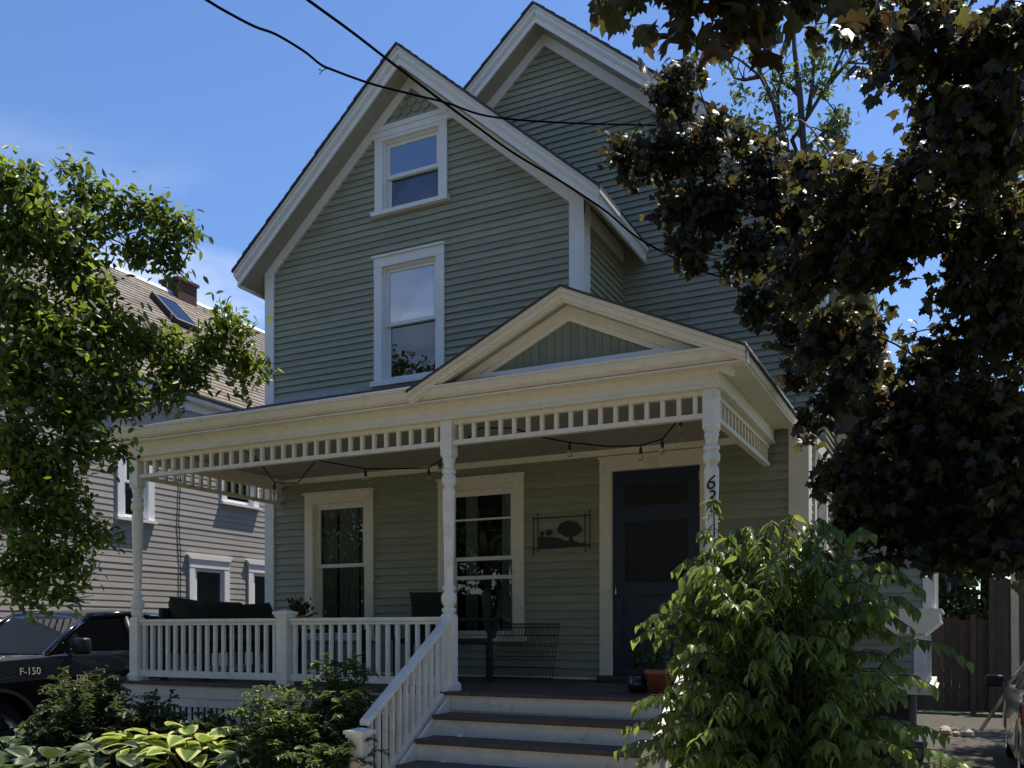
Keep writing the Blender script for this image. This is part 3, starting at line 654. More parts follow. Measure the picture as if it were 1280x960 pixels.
def newel(parent, x, y, z0, z1, w_=.065, capw=.09):
    n = part('newel_post', MB().box(x-w_, x+w_, y-w_, y+w_, z0, z1-.06), RAILP, parent, bev=.004)
    c = MB(); c.box(x-w_-.012, x+w_+.012, y-w_-.012, y+w_+.012, z1-.075, z1-.05); c.box(x-capw, x+capw, y-capw, y+capw, z1-.0498, z1-.022)
    c.add([(x-capw+.004, y-capw+.004, z1-.0218), (x+capw-.004, y-capw+.004, z1-.0218), (x+capw-.004, y+capw-.004, z1-.0218), (x-capw+.004, y+capw-.004, z1-.0218), (x, y, z1)], [(0,1,4),(1,2,4),(2,3,4),(3,0,4),(3,2,1,0)])
    part('cap', c, RAILP, n); return n
newel(house, -6.01, YP+.06, DECKZ+.002, 1.825)
# --- stair railings
def stair_rail(x, ytop, ybot, ztop, zslope, zn):
    s_ = RISE/RUN
    zt = lambda y: ztop - s_*(ytop - y)
    hw = .045
    rl = part('stair_railing', MB().prism([(ytop, zt(ytop)), (ybot, zt(ybot)), (ybot, zt(ybot)-.042), (ytop, zt(ytop)-.042)], 'x', x-hw, x+hw), RAILP, house, bev=.004)
    part('bottom_rail', MB().prism([(ytop, zt(ytop)-.60), (ybot, zt(ybot)-.60), (ybot, zt(ybot)-.70), (ytop, zt(ytop)-.70)], 'x', x-.024, x+.024), RAILP, rl)
    n = int((ytop-ybot)/.098); 
    for i in range(n):
        y = ybot + .03 + (ytop-ybot-.06)*(i+.5)/n; h = .017
        za, zb_ = zt(y-h), zt(y+h)
        part('baluster', MB().add([(x-h,y-h,za-.60),(x+h,y-h,za-.60),(x+h,y+h,zb_-.60),(x-h,y+h,zb_-.60),(x-h,y-h,za-.043),(x+h,y-h,za-.043),(x+h,y+h,zb_-.043),(x-h,y+h,zb_-.043)], [(0,3,2,1),(4,5,6,7),(0,1,5,4),(1,2,6,5),(2,3,7,6),(3,0,4,7)]), RAILP, rl)
    newel(house, x, ybot-.06, .0, zn)
stair_rail(-4.10, YP+.0, 5.73, 1.725, .63, .87)
stair_rail(-1.74, YP+.0, 5.64, 1.745, .63, .915)

# --- bay on the right side
BX, BY, BY1 = -.22, 11.95, 14.6
bay = part('side_bay', MB().box(XR+.03, BX-.03, BY+.03, BY1, 1.9, 4.0), TRIM, house)
part('bay_lower_wall', MB().box(XR+.03, BX-.12, BY+.03, BY1, .86, 1.899), TRIM, bay)
part('bay_foundation', MB().box(XR+.03, BX-.3, BY+.25, BY1, -.05, .845), STONE, bay)
kb = MB()
z = .95
while z < 1.55: kb.add([(XR+.03, BY-.016+.02, z), (BX-.24, BY-.016+.02, z), (BX-.24, BY+.02, z+.1), (XR+.03, BY+.02, z+.1)], [(0, 1, 2, 3)]); kb.box(BX-.121, BX-.105, BY+.13, BY1, z+.004, z+.1); z += .1
z = 1.88
while z < 3.75: kb.add([(XR+.03, BY-.018, z), (BX-.14, BY-.018, z), (BX-.14, BY, z+.1), (XR+.03, BY, z+.1)], [(0, 1, 2, 3)]); kb.box(BX-.03, BX-.014, BY+.13, BY1, z+.004, z+.1); z += .1
part('clapboard_courses', kb, mat('pale_sage_siding', (.27, .28, .23), .6, .06, 4, island=.05), bay, stuff=True)
part('corner_board', MB().box(BX-.14, BX-.005, BY-.03, BY+.02, 1.88, 3.75).box(BX-.03, BX-.0052, BY+.0205, BY+.12, 1.88, 3.75), WTRIM, bay)
part('corner_board', MB().box(BX-.24, BX-.10, BY-.004, BY+.04, .95, 1.56).box(BX-.12, BX-.1002, BY+.0405, BY+.12, .95, 1.56), WTRIM, bay)
part('bay_skirt', MB().prism([(XR+.03, 1.58), (BX-.11, 1.58), (BX+.05, 1.72), (BX+.03, 1.845), (BX+.07, 1.855), (BX+.07, 1.88), (XR+.03, 1.88)], 'y', BY-.09, BY1+.02), TRIM, bay)
part('bay_base_board', MB().box(XR+.03, BX-.03, BY-.06, BY1, .86, .945).box(XR+.03, BX-.0, BY-.09, BY1, .8455, .859), TRIM, bay)
part('bay_frieze', MB().box(XR+.03, BX+.0, BY-.032, BY1, 3.75, 3.95).box(XR+.03, BX+.14, BY-.16, BY1, 3.951, 4.05), TRIM, bay)
part('bay_roof', MB().prism([(XR+.03, 4.5), (BX+.17, 4.052), (XR+.03, 4.052)], 'y', BY-.19, BY1), SHINGLE, bay)
part('side_water_table', MB().box(XR-.01, XR+.04, YW+.02, BY, .86, 1.0), TRIM, house)
# ================================================================== NEIGHBOUR HOUSE
NX, NRX, NRZ, NEX, NEZ = -12.5, -15.8, 9.25, -12.36, 5.95
NM = (NRZ-NEZ)/(NEX-NRX)
nb_ = thing('grey_house', (-15.8, 14, 0), 'warm grey clapboard house with white window trim and a skylight in its brown roof', 'house')
NW = [(12.18, 12.92, 1.35, 2.78), (13.70, 14.44, 1.35, 2.78), (12.98, 13.72, 4.08, 5.35), (10.62, 11.12, 3.52, 4.75)]
clap_wall('side_wall', -NX, .45, 5.9, lambda z: (8.3, 21.0), [hol(t, .05) for t in NW], single_boards=False, M=TURN, parent=nb_, mt=NSIDING, exp=.105, th=.013)
NWT = mat('bright_white_trim', (.80, .80, .79), .45, .04, 6)
for t in NW:
    window(nb_, *t, -NX, cas=.13, trim=NWT, sashm=NWT, M=TURN, crown=.10, sill=.05, meet=.5, inset=.04, curtain=[(t[0]+.03, t[1]-.03, (t[2]+t[3])/2-.1, t[3])])
b = MB(); b.box(-19.1, -12.62, 8.3, 8.4, .4, 5.9); b.box(-19.1, -19.0, 8.4, 21, .4, 5.9); b.box(-19.1, -12.62, 20.9, 21, .4, 5.9); b.box(-19, -12.63, 8.4, 20.9, .4, .5); b.box(-19, -12.63, 8.4, 20.9, 3.1, 3.2)
b.prism([(-19.1, 5.9), (-12.5, 5.9), (NRX, NRZ-.15)], 'y', 8.35, 8.45); b.prism([(-19.1, 5.9), (-12.5, 5.9), (NRX, NRZ-.15)], 'y', 20.85, 20.95)
part('shell', b, NSIDING, nb_)
part('foundation', MB().box(-19.05, -12.53, 8.32, 20.98, -.1, .449), CONC, nb_)
part('frieze_board', MB().box(NX-.02, NX+.03, 8.3, 21, 5.62, 5.9), NWT, nb_)
part('eave_box', MB().box(NX+.031, NEX, 8.0, 21.3, 5.78, 5.80).box(NEX-.02, NEX+.01, 8.0, 21.3, 5.801, 5.945), NWT, nb_)
slab = MB()
for sgn in (-1, 1): slab.prism([(NRX, NRZ-.03), (NRX+sgn*3.46, NRZ-.03-NM*3.46), (NRX+sgn*3.46, NRZ-.09-NM*3.46), (NRX, NRZ-.09)], 'y', 8.0, 21.3)
nroof = part('roof', slab, NSHINGLE, nb_)
sh = MB(); n = 34
for i in range(n):
    a, c = 3.47*i/n, 3.47*(i+1)/n + .01; y = 8.0 - random.random()*.6
    while y < 21.3:
        l = random.choice((.3, .45, .6)); y0, y1 = max(y, 8.0), min(y+l, 21.3); y += l
        if y1 - y0 < .05: continue
        j = random.uniform(0, .006)
        sh.prism([(NRX+a, NRZ-NM*a-.012), (NRX+c, NRZ-NM*c+.008+j), (NRX+c, NRZ-NM*c-.024), (NRX+a, NRZ-NM*a-.024)], 'y', y0+.003, y1-.003)
part('shingle_courses', sh, NSHINGLE, nroof, stuff=True)
part('ridge_cap', MB().prism([(NRX-.12, NRZ-.10), (NRX, NRZ+.02), (NRX+.12, NRZ-.10), (NRX, NRZ-.005)], 'y', 8.0, 21.3), mat('pale_ridge_metal', (.55, .55, .55), .5, .1), nroof)
part('chimney', MB().box(NRX-.3, NRX+.22, 14.72, 15.28, NRZ-.6, NRZ+.22).box(NRX-.34, NRX+.26, 14.68, 15.32, NRZ+.221, NRZ+.29), BRICK, nb_)
def on_roof(u, v):
    d = ray(u, v); # z = NRZ - NM*(x-NRX)
    t = (NRZ + NM*NRX - EYE)/(d.z + NM*d.x); return Vector((d.x*t, d.y*t, EYE + d.z*t))
c4 = [on_roof(*q) for q in ((184, 369), (215, 382), (244, 413), (223, 409))]
sx0, sx1 = (c4[0].x+c4[1].x)/2, (c4[2].x+c4[3].x)/2; sy0, sy1 = (c4[0].y+c4[3].y)/2, (c4[1].y+c4[2].y)/2
def rf(x, y, up): # point on the neighbour's near roof slope lifted along its normal
    nl = math.hypot(NM, 1); return (x+NM/nl*up, y, NRZ-NM*(x-NRX)+up/nl)
def slopebox(x0, x1, y0, y1, u0, u1):
    return MB().add([rf(x0,y0,u0), rf(x1,y0,u0), rf(x1,y1,u0), rf(x0,y1,u0), rf(x0,y0,u1), rf(x1,y0,u1), rf(x1,y1,u1), rf(x0,y1,u1)], [(0,3,2,1),(4,5,6,7),(0,1,5,4),(1,2,6,5),(2,3,7,6),(3,0,4,7)])
q = .045
sk = part('skylight', slopebox(sx0, sx1, sy0, sy0+q, -.02, .125).add(*[ (lambda m: (m.v, m.f))(slopebox(sx0, sx1, sy1-q, sy1, -.02, .125))][0]).add(*[(lambda m: (m.v, m.f))(slopebox(sx0, sx0+q, sy0+q, sy1-q, -.02, .125))][0]).add(*[(lambda m: (m.v, m.f))(slopebox(sx1-q, sx1, sy0+q, sy1-q, -.02, .125))][0]), BLACKM, nb_)
part('pane', slopebox(sx0+q, sx1-q, sy0+q, sy1-q, .10, .118), SKYG, sk)
cable = [(NX+.028, 11.83, z) for z in (5.5, 4.5, 3.6, 2.9, 2.2, 1.2)]
part('wall_cable', MB().tube([(x, y+.03*math.sin(z*3), z) for x, y, z in cable], .008, 6), WIRE, nb_)

# ================================================================== VEHICLES
def arc(cy, cz, r, n=12, a0=180, a1=0): return [(cy + r*math.cos(R(a0+(a1-a0)*i/n)), cz + r*math.sin(R(a0+(a1-a0)*i/n))) for i in range(n+1)]
def wheel(parent, c, r, wd, side, rimr, spokes=6):
    """c hub position on the outer face; axis along x"""
    x = c[0]; sg = side
    wp = MB()
    prof = [(r*.62, 0), (r*.9, .0), (r*.98, .03), (r, .07), (r, wd-.05), (r*.95, wd)]
    seg = 32; vs = []; fs = []
    for rr, dx in prof:
        for k in range(seg):
            a = 2*math.pi*k/seg; vs.append((x - sg*dx, c[1]+rr*math.cos(a), c[2]+rr*math.sin(a)))
    for i in range(len(prof)-1):
        for k in range(seg): k2 = (k+1) % seg; fs.append((i*seg+k, i*seg+k2, (i+1)*seg+k2, (i+1)*seg+k))
    wp.add(vs, fs); wo = part('wheel', wp, RUBBER, parent, smooth=True)
    rm = MB(); vs = []; fs = []
    for rr, dx in ((rimr, .0), (rimr*1.0, .02), (rimr*.9, .03), (rimr*.88, .12)):
        for k in range(seg):
            a = 2*math.pi*k/seg; vs.append((x - sg*(dx-.004), c[1]+rr*math.cos(a), c[2]+rr*math.sin(a)))
    for i in range(3):
        for k in range(seg): k2 = (k+1) % seg; fs.append((i*seg+k, i*seg+k2, (i+1)*seg+k2, (i+1)*seg+k))
    rm.add(vs, fs); part('rim', rm, CHROME, wo, smooth=True)
    part('wheel_disc', MB().prism([(c[1]+rimr*.9*math.cos(2*math.pi*k/24), c[2]+rimr*.9*math.sin(2*math.pi*k/24)) for k in range(24)], 'x', x-sg*.11, x-sg*.12), PLAST, wo)
    for k in range(spokes):
        a = 2*math.pi*k/spokes + .2; ca_, sa_ = math.cos(a), math.sin(a); w1, w2 = rimr*.13, rimr*.2
        pts = [(rimr*.1, -w1), (rimr*.95, -w2), (rimr*.95, w2), (rimr*.1, w1)]
        part('spoke', MB().prism([(c[1]+p*ca_-t*sa_, c[2]+p*sa_+t*ca_) for p, t in pts], 'x', x-sg*.012, x-sg*.04), CHROME, wo)
    part('hub', MB().prism([(c[1]+rimr*.22*math.cos(2*math.pi*k/16), c[2]+rimr*.22*math.sin(2*math.pi*k/16)) for k in range(16)], 'x', x-sg*.004, x-sg*.045), CHROME, wo)
def quadp(parent, name, pts, m, th=.006):
    c = [Vector(p) for p in pts]; n = (c[1]-c[0]).cross(c[2]-c[0]).normalized()*th
    return part(name, MB().add([*c, *[p+n for p in c]], [(0,1,2,3),(7,6,5,4),(0,4,5,1),(1,5,6,2),(2,6,7,3),(3,7,4,0)]), m, parent)
# --- black pickup truck in the left driveway, nose to the street
XC, YF, HW = -10.75, 5.55, .99
tk = thing('pickup_truck', (XC, YF+2.9, 0), 'black pickup truck parked in the driveway between the two houses', 'truck')
fr, rr_ = 1.02, 4.65
prof = [(0.05, .55), (0, .75), (0.0, 1.02), (.10, 1.20), (.9, 1.275), (1.62, 1.315), (1.75, 1.33), (5.6, 1.36), (5.75, 1.34), (5.78, .6), (5.72, .45)]
prof += arc(rr_, .42, .50, 12, 0, 180)[0:] + [(rr_-.62, .38), (fr+.62, .38)] + arc(fr, .42, .50, 12, 0, 180) + [(fr-.7, .42)]
bd = part('body', MB().prism([(YF+a, z) for a, z in prof], 'x', XC-HW, XC+HW), TRUCKP, tk)
bevel(bd.data, .045, 3, smooth=True)
for wy in (fr, rr_):
    for sd in (-1, 1): 
        wheel(tk, (XC+sd*(HW-.02), YF+wy, .40), .40, .26, sd, .25)
        q = MB(); ptso = arc(wy, .42, .535, 14, 0, 180); ptsi = arc(wy, .42, .495, 14, 180, 0)
        part('wheel_arch', q.prism([(YF+a, z) for a, z in ptso+ptsi], 'x', XC+sd*(HW-.03), XC+sd*(HW+.022)), PLAST, tk)
    part('axle_housing', MB().box(XC-HW+.25, XC+HW-.25, YF+wy-.45, YF+wy+.45, .3, .95), PLAST, tk)
# greenhouse
B = lambda s, l, z, w_: (XC+s*w_, YF+l, z)
ws0, ws1, rb0, rb1 = 1.70, 2.42, 3.95, 3.78           # windscreen base/top, rear
zb_, zt_, wb, wt = 1.33, 1.84, .93, .74
roof = MB()
for pr_ in (0,):
    sec = [(ws1-.06, zt_-.005, wt), (ws1+.15, zt_+.05, wt-.01), (ws1+.6, zt_+.075, wt-.01), (rb1-.3, zt_+.07, wt-.01), (rb1+.04, zt_+.02, wt)]
    vs = []; fs = []; nn = 9
    for l, z, w_ in sec:
        for i in range(nn):
            s = -1 + 2*i/(nn-1); vs.append((XC+s*w_, YF+l, z - .075*abs(s)**3 ))
    for i in range(len(sec)-1):
        for j in range(nn-1): fs.append((i*nn+j, i*nn+j+1, (i+1)*nn+j+1, (i+1)*nn+j))
    o_ = len(vs); vs += [(x, y, z-.05) for x, y, z in vs]; fs += [tuple(reversed([a+o_ for a in f])) for f in fs]
    rim_ = [i for i in range(nn)] + [k*nn+nn-1 for k in range(1, len(sec))] + [(len(sec)-1)*nn + j for j in range(nn-2, -1, -1)] + [k*nn for k in range(len(sec)-2, 0, -1)]
    fs += [(rim_[i], rim_[(i+1) % len(rim_)], rim_[(i+1) % len(rim_)]+o_, rim_[i]+o_) for i in range(len(rim_))]
    roof.add(vs, fs)
part('roof', roof, TRUCKP, tk, smooth=True)
for sd in (-1, 1):
    part('pillar', MB().tube([B(sd, ws0-.02, zb_-.02, wb), B(sd, (ws0+ws1)/2, (zb_+zt_)/2+.03, (wb+wt)/2+.02), B(sd, ws1, zt_-.03, wt-.01)], [.05, .045, .045]), TRUCKP, tk, smooth=True)
    part('pillar', MB().tube([B(sd, 3.02, zb_-.02, wb-.01), B(sd, 2.98, zt_-.03, wt)], .05), PLAST, tk, smooth=True)
    part('pillar', MB().tube([B(sd, rb0, zb_-.02, wb-.01), B(sd, rb1, zt_-.03, wt)], .06), TRUCKP, tk, smooth=True)
    part('roof_rail', MB().tube([B(sd, ws1-.02, zt_-.03, wt), B(sd, ws1+.6, zt_+.005, wt+.015), B(sd, rb1, zt_-.03, wt)], .04), TRUCKP, tk, smooth=True)
    quadp(tk, 'door_window', [B(sd, ws0+.10, zb_+.0, wb-.02), B(sd, 3.0, zb_, wb-.02), B(sd, 2.97, zt_-.04, wt-.015), B(sd, ws1+.04, zt_-.04, wt-.015)], CGLASS)
    quadp(tk, 'door_window', [B(sd, 3.04, zb_, wb-.02), B(sd, rb0-.04, zb_, wb-.02), B(sd, rb1-.03, zt_-.04, wt-.015), B(sd, 3.0, zt_-.04, wt-.015)], CGLASS)
    mr = part('mirror', MB().box(-.11, .11, -.07, .06, -.10, .10), PLAST, tk, M=T((XC+sd*1.13, YF+2.02, 1.43)), bev=0)
    bevel(mr.data, .035, 3, smooth=True)
    part('mirror_arm', MB().tube([(XC+sd*.92, YF+2.0, 1.37), (XC+sd*1.06, YF+2.02, 1.40)], .022), CHROME, mr)
    part('door_handle', MB().box(XC+sd*(HW+.0), XC+sd*(HW+.03), YF+2.78, YF+2.98, 1.12, 1.16), CHROME, tk)
    part('belt_moulding', MB().tube([B(sd, 1.95, zb_+.012, wb+.04), B(sd, rb0, zb_+.03, wb+.04)], .010, 6), CHROME, tk)
    for dl in (1.78, 3.02, 4.0): part('door_seam', MB().box(XC+sd*(HW-.01), XC+sd*(HW+.0015), YF+dl, YF+dl+.008, .55, 1.30), PLAST, tk)
    part('headlight', MB().box(XC+sd*.62, XC+sd*.93, YF-.015, YF+.05, .82, 1.06), CGLASS, tk, bev=.01)
quadp(tk, 'windscreen', [B(-1, ws0, zb_+.0, wb-.05), B(1, ws0, zb_, wb-.05), B(1, ws1, zt_-.02, wt-.06), B(-1, ws1, zt_-.02, wt-.06)], CGLASS)
quadp(tk, 'rear_window', [B(1, rb0, zb_, wb-.06), B(-1, rb0, zb_, wb-.06), B(-1, rb1, zt_-.03, wt-.06), B(1, rb1, zt_-.03, wt-.06)], CGLASS)
part('dashboard', MB().box(XC-.85, XC+.85, YF+1.75, YF+2.1, 1.1, 1.345), PLAST, tk)
for sx in (-.42, .42):
    part('seat', MB().box(XC+sx-.26, XC+sx+.26, YF+2.75, YF+2.95, 1.0, 1.62).box(XC+sx-.12, XC+sx+.12, YF+2.78, YF+2.9, 1.63, 1.78), CHAIRM, tk, bev=.03)
part('grille', MB().box(XC-.55, XC+.55, YF-.02, YF+.04, .72, 1.08), CHROME, tk)
part('bumper', MB().box(XC-.95, XC+.95, YF-.12, YF+.1, .42, .68), CHROME, tk, bev=.03)
put_text('fender_badge', 'F-150', .12, (XC+HW+.001, YF+1.43, 1.135), (R(90), 0, R(90)), mat('badge_silver', (.42, .42, .42), .4, .05), tk, depth=.004)
part('number_plate', MB().box(XC-.15, XC+.15, YF-.14, YF-.122, .5, .64), NWT, tk)
# --- silver hatchback in the right driveway, tail to the street
XC2, YR2 = 1.43, 9.75
cr2 = thing('hatchback_car', (XC2, YR2+2, 0), 'silver car with red tail lamp parked in the driveway before the wooden fence', 'car')
HW2 = .87
prof = [(.02, .40), (-.02, .58), (.04, .92), (.12, .98), (1.0, 1.0), (2.6, .98), (3.3, .93), (4.0, .78), (4.15, .6), (4.1, .3)] + arc(3.35, .32, .37, 10, 0, 180) + [(2.8, .22), (1.3, .22)] + arc(.78, .32, .37, 10, 0, 180) + [(.2, .3)]
bd = part('body', MB().prism([(YR2+a, z) for a, z in prof], 'x', XC2-HW2, XC2+HW2), SILVERP, cr2); bevel(bd.data, .05, 3, smooth=True)
C2 = lambda s, l, z, w_: (XC2+s*w_, YR2+l, z)
part('roof', MB().add([C2(-1, .55, 1.40, .58), C2(1, .55, 1.40, .58), C2(1, 1.9, 1.42, .60), C2(-1, 1.9, 1.42, .60), C2(-1, .5, 1.44, .55), C2(1, .5, 1.44, .55), C2(1, 1.9, 1.48, .56), C2(-1, 1.9, 1.48, .56)], [(0,3,2,1),(4,5,6,7),(0,1,5,4),(1,2,6,5),(2,3,7,6),(3,0,4,7)]), SILVERP, cr2, bev=.015)
for sd in (-1, 1):
    for (a, za, wa, b2, zb2, wb2) in ((.10, .97, .82, .52, 1.42, .57), (1.15, .99, .83, 1.15, 1.42, .59), (2.65, .98, .82, 1.9, 1.44, .58)):
        part('pillar', MB().tube([C2(sd, a, za, wa), C2(sd, b2, zb2, wb2)], .05), SILVERP, cr2, smooth=True)
    quadp(cr2, 'side_window', [C2(sd, .2, .98, .815), C2(sd, 2.6, .98, .815), C2(sd, 1.9, 1.42, .59), C2(sd, .56, 1.41, .585)], CGLASS)
    part('tail_lamp', MB().prism([(XC2+sd*.60, .70), (XC2+sd*.885, .72), (XC2+sd*.885, .92), (XC2+sd*.66, .93)], 'y', YR2-.03, YR2+.20), REDL, cr2, bev=.012)
    for wy in (.78, 3.35): wheel(cr2, (XC2+sd*(HW2-.015), YR2+wy, .31), .31, .2, sd, .2)
    mr = part('mirror', MB().box(-.10, .10, -.06, .06, -.07, .07), PLAST, cr2, M=T((XC2+sd*1.02, YR2+2.45, 1.02))); bevel(mr.data, .03, 3, smooth=True)
quadp(cr2, 'rear_window', [C2(-1, .09, .99, .76), C2(1, .09, .99, .76), C2(1, .5, 1.41, .54), C2(-1, .5, 1.41, .54)], CGLASS)
quadp(cr2, 'windscreen', [C2(1, 2.68, .98, .78), C2(-1, 2.68, .98, .78), C2(-1, 1.93, 1.44, .56), C2(1, 1.93, 1.44, .56)], CGLASS)
part('rear_bumper', MB().box(XC2-.87, XC2+.87, YR2-.06, YR2+.2, .36, .60), SILVERP, cr2, bev=.04)
part('number_plate', MB().box(XC2-.16, XC2+.16, YR2-.035, YR2-.015, .66, .82), NWT, cr2)

# ================================================================== FENCE
fc = thing('wooden_fence', (1, 19.8, 0), 'dark weathered board fence closing the end of the right driveway', 'fence')
x = -1.2
while x < 5.2:
    h = (1.86 if x < .62 else 2.62) + random.uniform(-.025, .025)
    part('plank', MB().box(x+.001, x+.139, 19.8+random.uniform(-.008, .008), 19.832, .04, h), FENCE, fc); x += .14
for z in (.4, 1.6): part('rail', MB().box(-1.2, 5.2, 19.835, 19.88, z, z+.09), FENCE, fc)
for x in (.30, .62, 3.0): part('fence_post', MB().box(x-.05, x+.05, 19.70, 19.795, 0, 1.95 if x < .5 else 2.66), FENCE, fc)
ppx = P(1271, 760, Y=16.2).x
single('wooden_post', MB().add([(ppx-.06, 16.2, 0), (ppx+.05, 16.2, 0), (ppx+.05, 16.32, 0), (ppx-.06, 16.32, 0), (ppx-.08, 16.22, 2.55), (ppx+.02, 16.22, 2.62), (ppx+.02, 16.32, 2.62), (ppx-.08, 16.32, 2.55)], [(0,3,2,1),(4,5,6,7),(0,1,5,4),(1,2,6,5),(2,3,7,6),(3,0,4,7)]), PALEW, 'pale rough sawn post standing before the dark fence', 'post')
a_, b_ = P(1226, 899, Y=16.5), P(1258, 864, Y=16.5)
single('leaning_plank', MB().tube([(a_.x, 16.3, .03), (b_.x+.25, 16.9, 1.0)], .035, 4), FENCE, 'grey plank leaning at a slant beside the parked silver car', 'plank')
st_ = thing('debris_pile', (.0, 15.5, 0), 'small heap of pale stones on the gravel by the fence', 'stones')
for i in range(7):
    q = Vector((random.uniform(-.3, .25), 15.5+random.uniform(-.3, .3), .05)); r_ = random.uniform(.05, .11)
    part('stone', MB().lathe([(r_*.6, -r_*.6), (r_, -.1*r_), (r_*.85, .4*r_), (r_*.3, .75*r_)], q, 7), CONC, st_)

# ================================================================== PORCH THINGS
lv = thing('loveseat', (-7.7, 8.0, DECKZ), 'dark loveseat with rumpled dark green cushions along the left porch railing', 'bench')
ly0, ly1 = 7.28, 8.82
fr_ = MB(); fr_.box(-7.98, -7.28, ly0, ly1, DECKZ+.30, DECKZ+.36); part('seat_frame', fr_, CHAIRM, lv)
part('backrest', MB().prism([(-8.0, DECKZ+.36), (-7.93, DECKZ+.36), (-7.95, DECKZ+.80), (-8.0, DECKZ+.80)], 'y', ly0, ly1), CHAIRM, lv)
for y in (ly0+.03, ly1-.03):
    for x in (-7.95, -7.32): part('leg', MB().box(x-.03, x+.03, y-.03, y+.03, DECKZ+.002, DECKZ+.30), CHAIRM, lv)
    part('armrest', MB().box(-7.93, -7.3, y-.035, y+.035, DECKZ+.361, DECKZ+.60), CHAIRM, lv, bev=.02)
def pillow(parent, name, c, sx, sy, sz, m, rot=(0, 0, 0), n=14):
    vs = []; fs = []
    for s in (1, -1):
        for i in range(n+1):
            for j in range(n+1):
                u, v = 2*i/n-1, 2*j/n-1
                h = ((1-u**4)*(1-v**4))**.45 + .14*math.sin(5*u+4*v)*(1-u*u)*(1-v*v)
                vs.append((u*sx*(1-.06*(1-v*v)), v*sy*(1-.06*(1-u*u)), s*h*sz))
    N = (n+1)*(n+1)
    for s in range(2):
        for i in range(n):
            for j in range(n):
                a = s*N+i*(n+1)+j; f = (a, a+n+1, a+n+2, a+1); fs.append(f if s == 0 else tuple(reversed(f)))
    Mx = T(c) @ Matrix.Rotation(rot[2], 4, 'Z') @ Matrix.Rotation(rot[1], 4, 'Y') @ Matrix.Rotation(rot[0], 4, 'X')
    return part(name, MB().add(vs, fs).xf(Mx), m, parent, smooth=True)
pillow(lv, 'seat_cushion', (-7.6, (ly0+ly1)/2, DECKZ+.43), .33, .72, .075, CUSH)
for i, y in enumerate((7.62, 8.16, 8.60)):
    pillow(lv, 'back_cushion', (-7.84+.02*i, y, DECKZ+.68-.01*i), .25, .31, .12, CUSH, (R(9*(i-1)), R(66), R(3*(1-i))))
def chair(c, rz, label, back=1.0):
    t = thing('patio_chair', c, label, 'chair', 'dark patio chairs on the porch')
    Mx = T(c) @ Matrix.Rotation(rz, 4, 'Z')
    part('seat', MB().box(-.27, .27, -.27, .27, .40, .46).xf(Mx), CHAIRM, t, bev=.02)
    part('backrest', MB().add([(-.27,.24,.46),(.27,.24,.46),(.27,.30,.46),(-.27,.30,.46),(-.25,.36,back),(.25,.36,back),(.25,.41,back),(-.25,.41,back)], [(0,3,2,1),(4,5,6,7),(0,1,5,4),(1,2,6,5),(2,3,7,6),(3,0,4,7)]).xf(Mx), CHAIRM, t, bev=.02)
    for x in (-.24, .24):
        for y in (-.24, .25): part('leg', MB().box(x-.02, x+.02, y-.02, y+.02, .002, .40).xf(Mx), CHAIRM, t)
        part('armrest', MB().tube([Mx @ Vector(p) for p in ((x*1.1, .3, .66), (x*1.15, -.05, .66), (x*1.15, -.25, .63), (x*1.1, -.26, .45))], .022), CHAIRM, t, smooth=True)
    pillow(t, 'back_cushion', Mx @ Vector((0, .235, .74)), .24, .26, .05, CUSH, (R(96), 0, rz))
    return t
chair((-5.45, 8.75, DECKZ), R(12), 'dark high backed patio chair between the two porch windows')
chair((-4.72, 8.45, DECKZ), R(-58), 'dark patio chair in front of the porch window by the wire panel')
tb = thing('patio_table', (-6.45, 8.1, DECKZ), 'dark low table behind the porch railing carrying a potted plant', 'table')
part('table_top', MB().box(-6.95, -5.95, 7.75, 8.45, DECKZ+.52, DECKZ+.56), CHAIRM, tb, bev=.01)
for x in (-6.88, -6.02):
    for y in (7.82, 8.38): part('leg', MB().box(x-.025, x+.025, y-.025, y+.025, DECKZ+.002, DECKZ+.519), CHAIRM, tb)
pt = thing('potted_plant', (-6.55, 7.95, DECKZ+.56), 'potted plant with dusty red flowers standing on the porch table', 'plant')
part('pot', MB().lathe([(.07, .002), (.10, .10), (.11, .15), (.10, .15), (.09, .13)], (-6.55, 7.95, DECKZ+.56), 16), TERRA, pt, smooth=True)
pp = blob_points((-6.55, 7.95, DECKZ+.79), .17, 170); rt = frames(rnd_unit(170), rnd_unit(170)+np.array([0, 0, .6]))
foliage(pt, 'foliage', 'oval', LF_DARK, pp[:110], rt[:110], np.full(110, .07), 0); foliage(pt, 'flowers', 'oval', PETAL, pp[110:]+np.array([0, 0, .03]), rt[110:], np.full(60, .05), 0)
pt = thing('glazed_pot', (-2.72, 8.55, DECKZ), 'black glazed pot with a small plant on the porch beside the door', 'plant')
gp = P(799, 866, Z=DECKZ)
pt.location = gp; ROOTINV[pt] = T(-gp)
part('pot', MB().lathe([(.075, .002), (.10, .02), (.105, .10), (.09, .14), (.085, .16), (.075, .155)], gp, 18), POTB, pt, smooth=True)
pp = blob_points(gp+Vector((0, 0, .26)), .12, 70); foliage(pt, 'foliage', 'lance', LF_DARK, pp, frames(rnd_unit(70)+np.array([0, 0, .4]), rnd_unit(70)), np.full(70, .08), 0)
gp2 = P(824, 868, Z=DECKZ)
pt = thing('terracotta_planter', gp2, 'orange terracotta pot at the porch edge behind the leafy shrub', 'plant')
part('pot', MB().lathe([(.08, .002), (.115, .17), (.125, .17), (.125, .21), (.105, .21), (.10, .17)], gp2, 18), TERRA, pt, smooth=True)
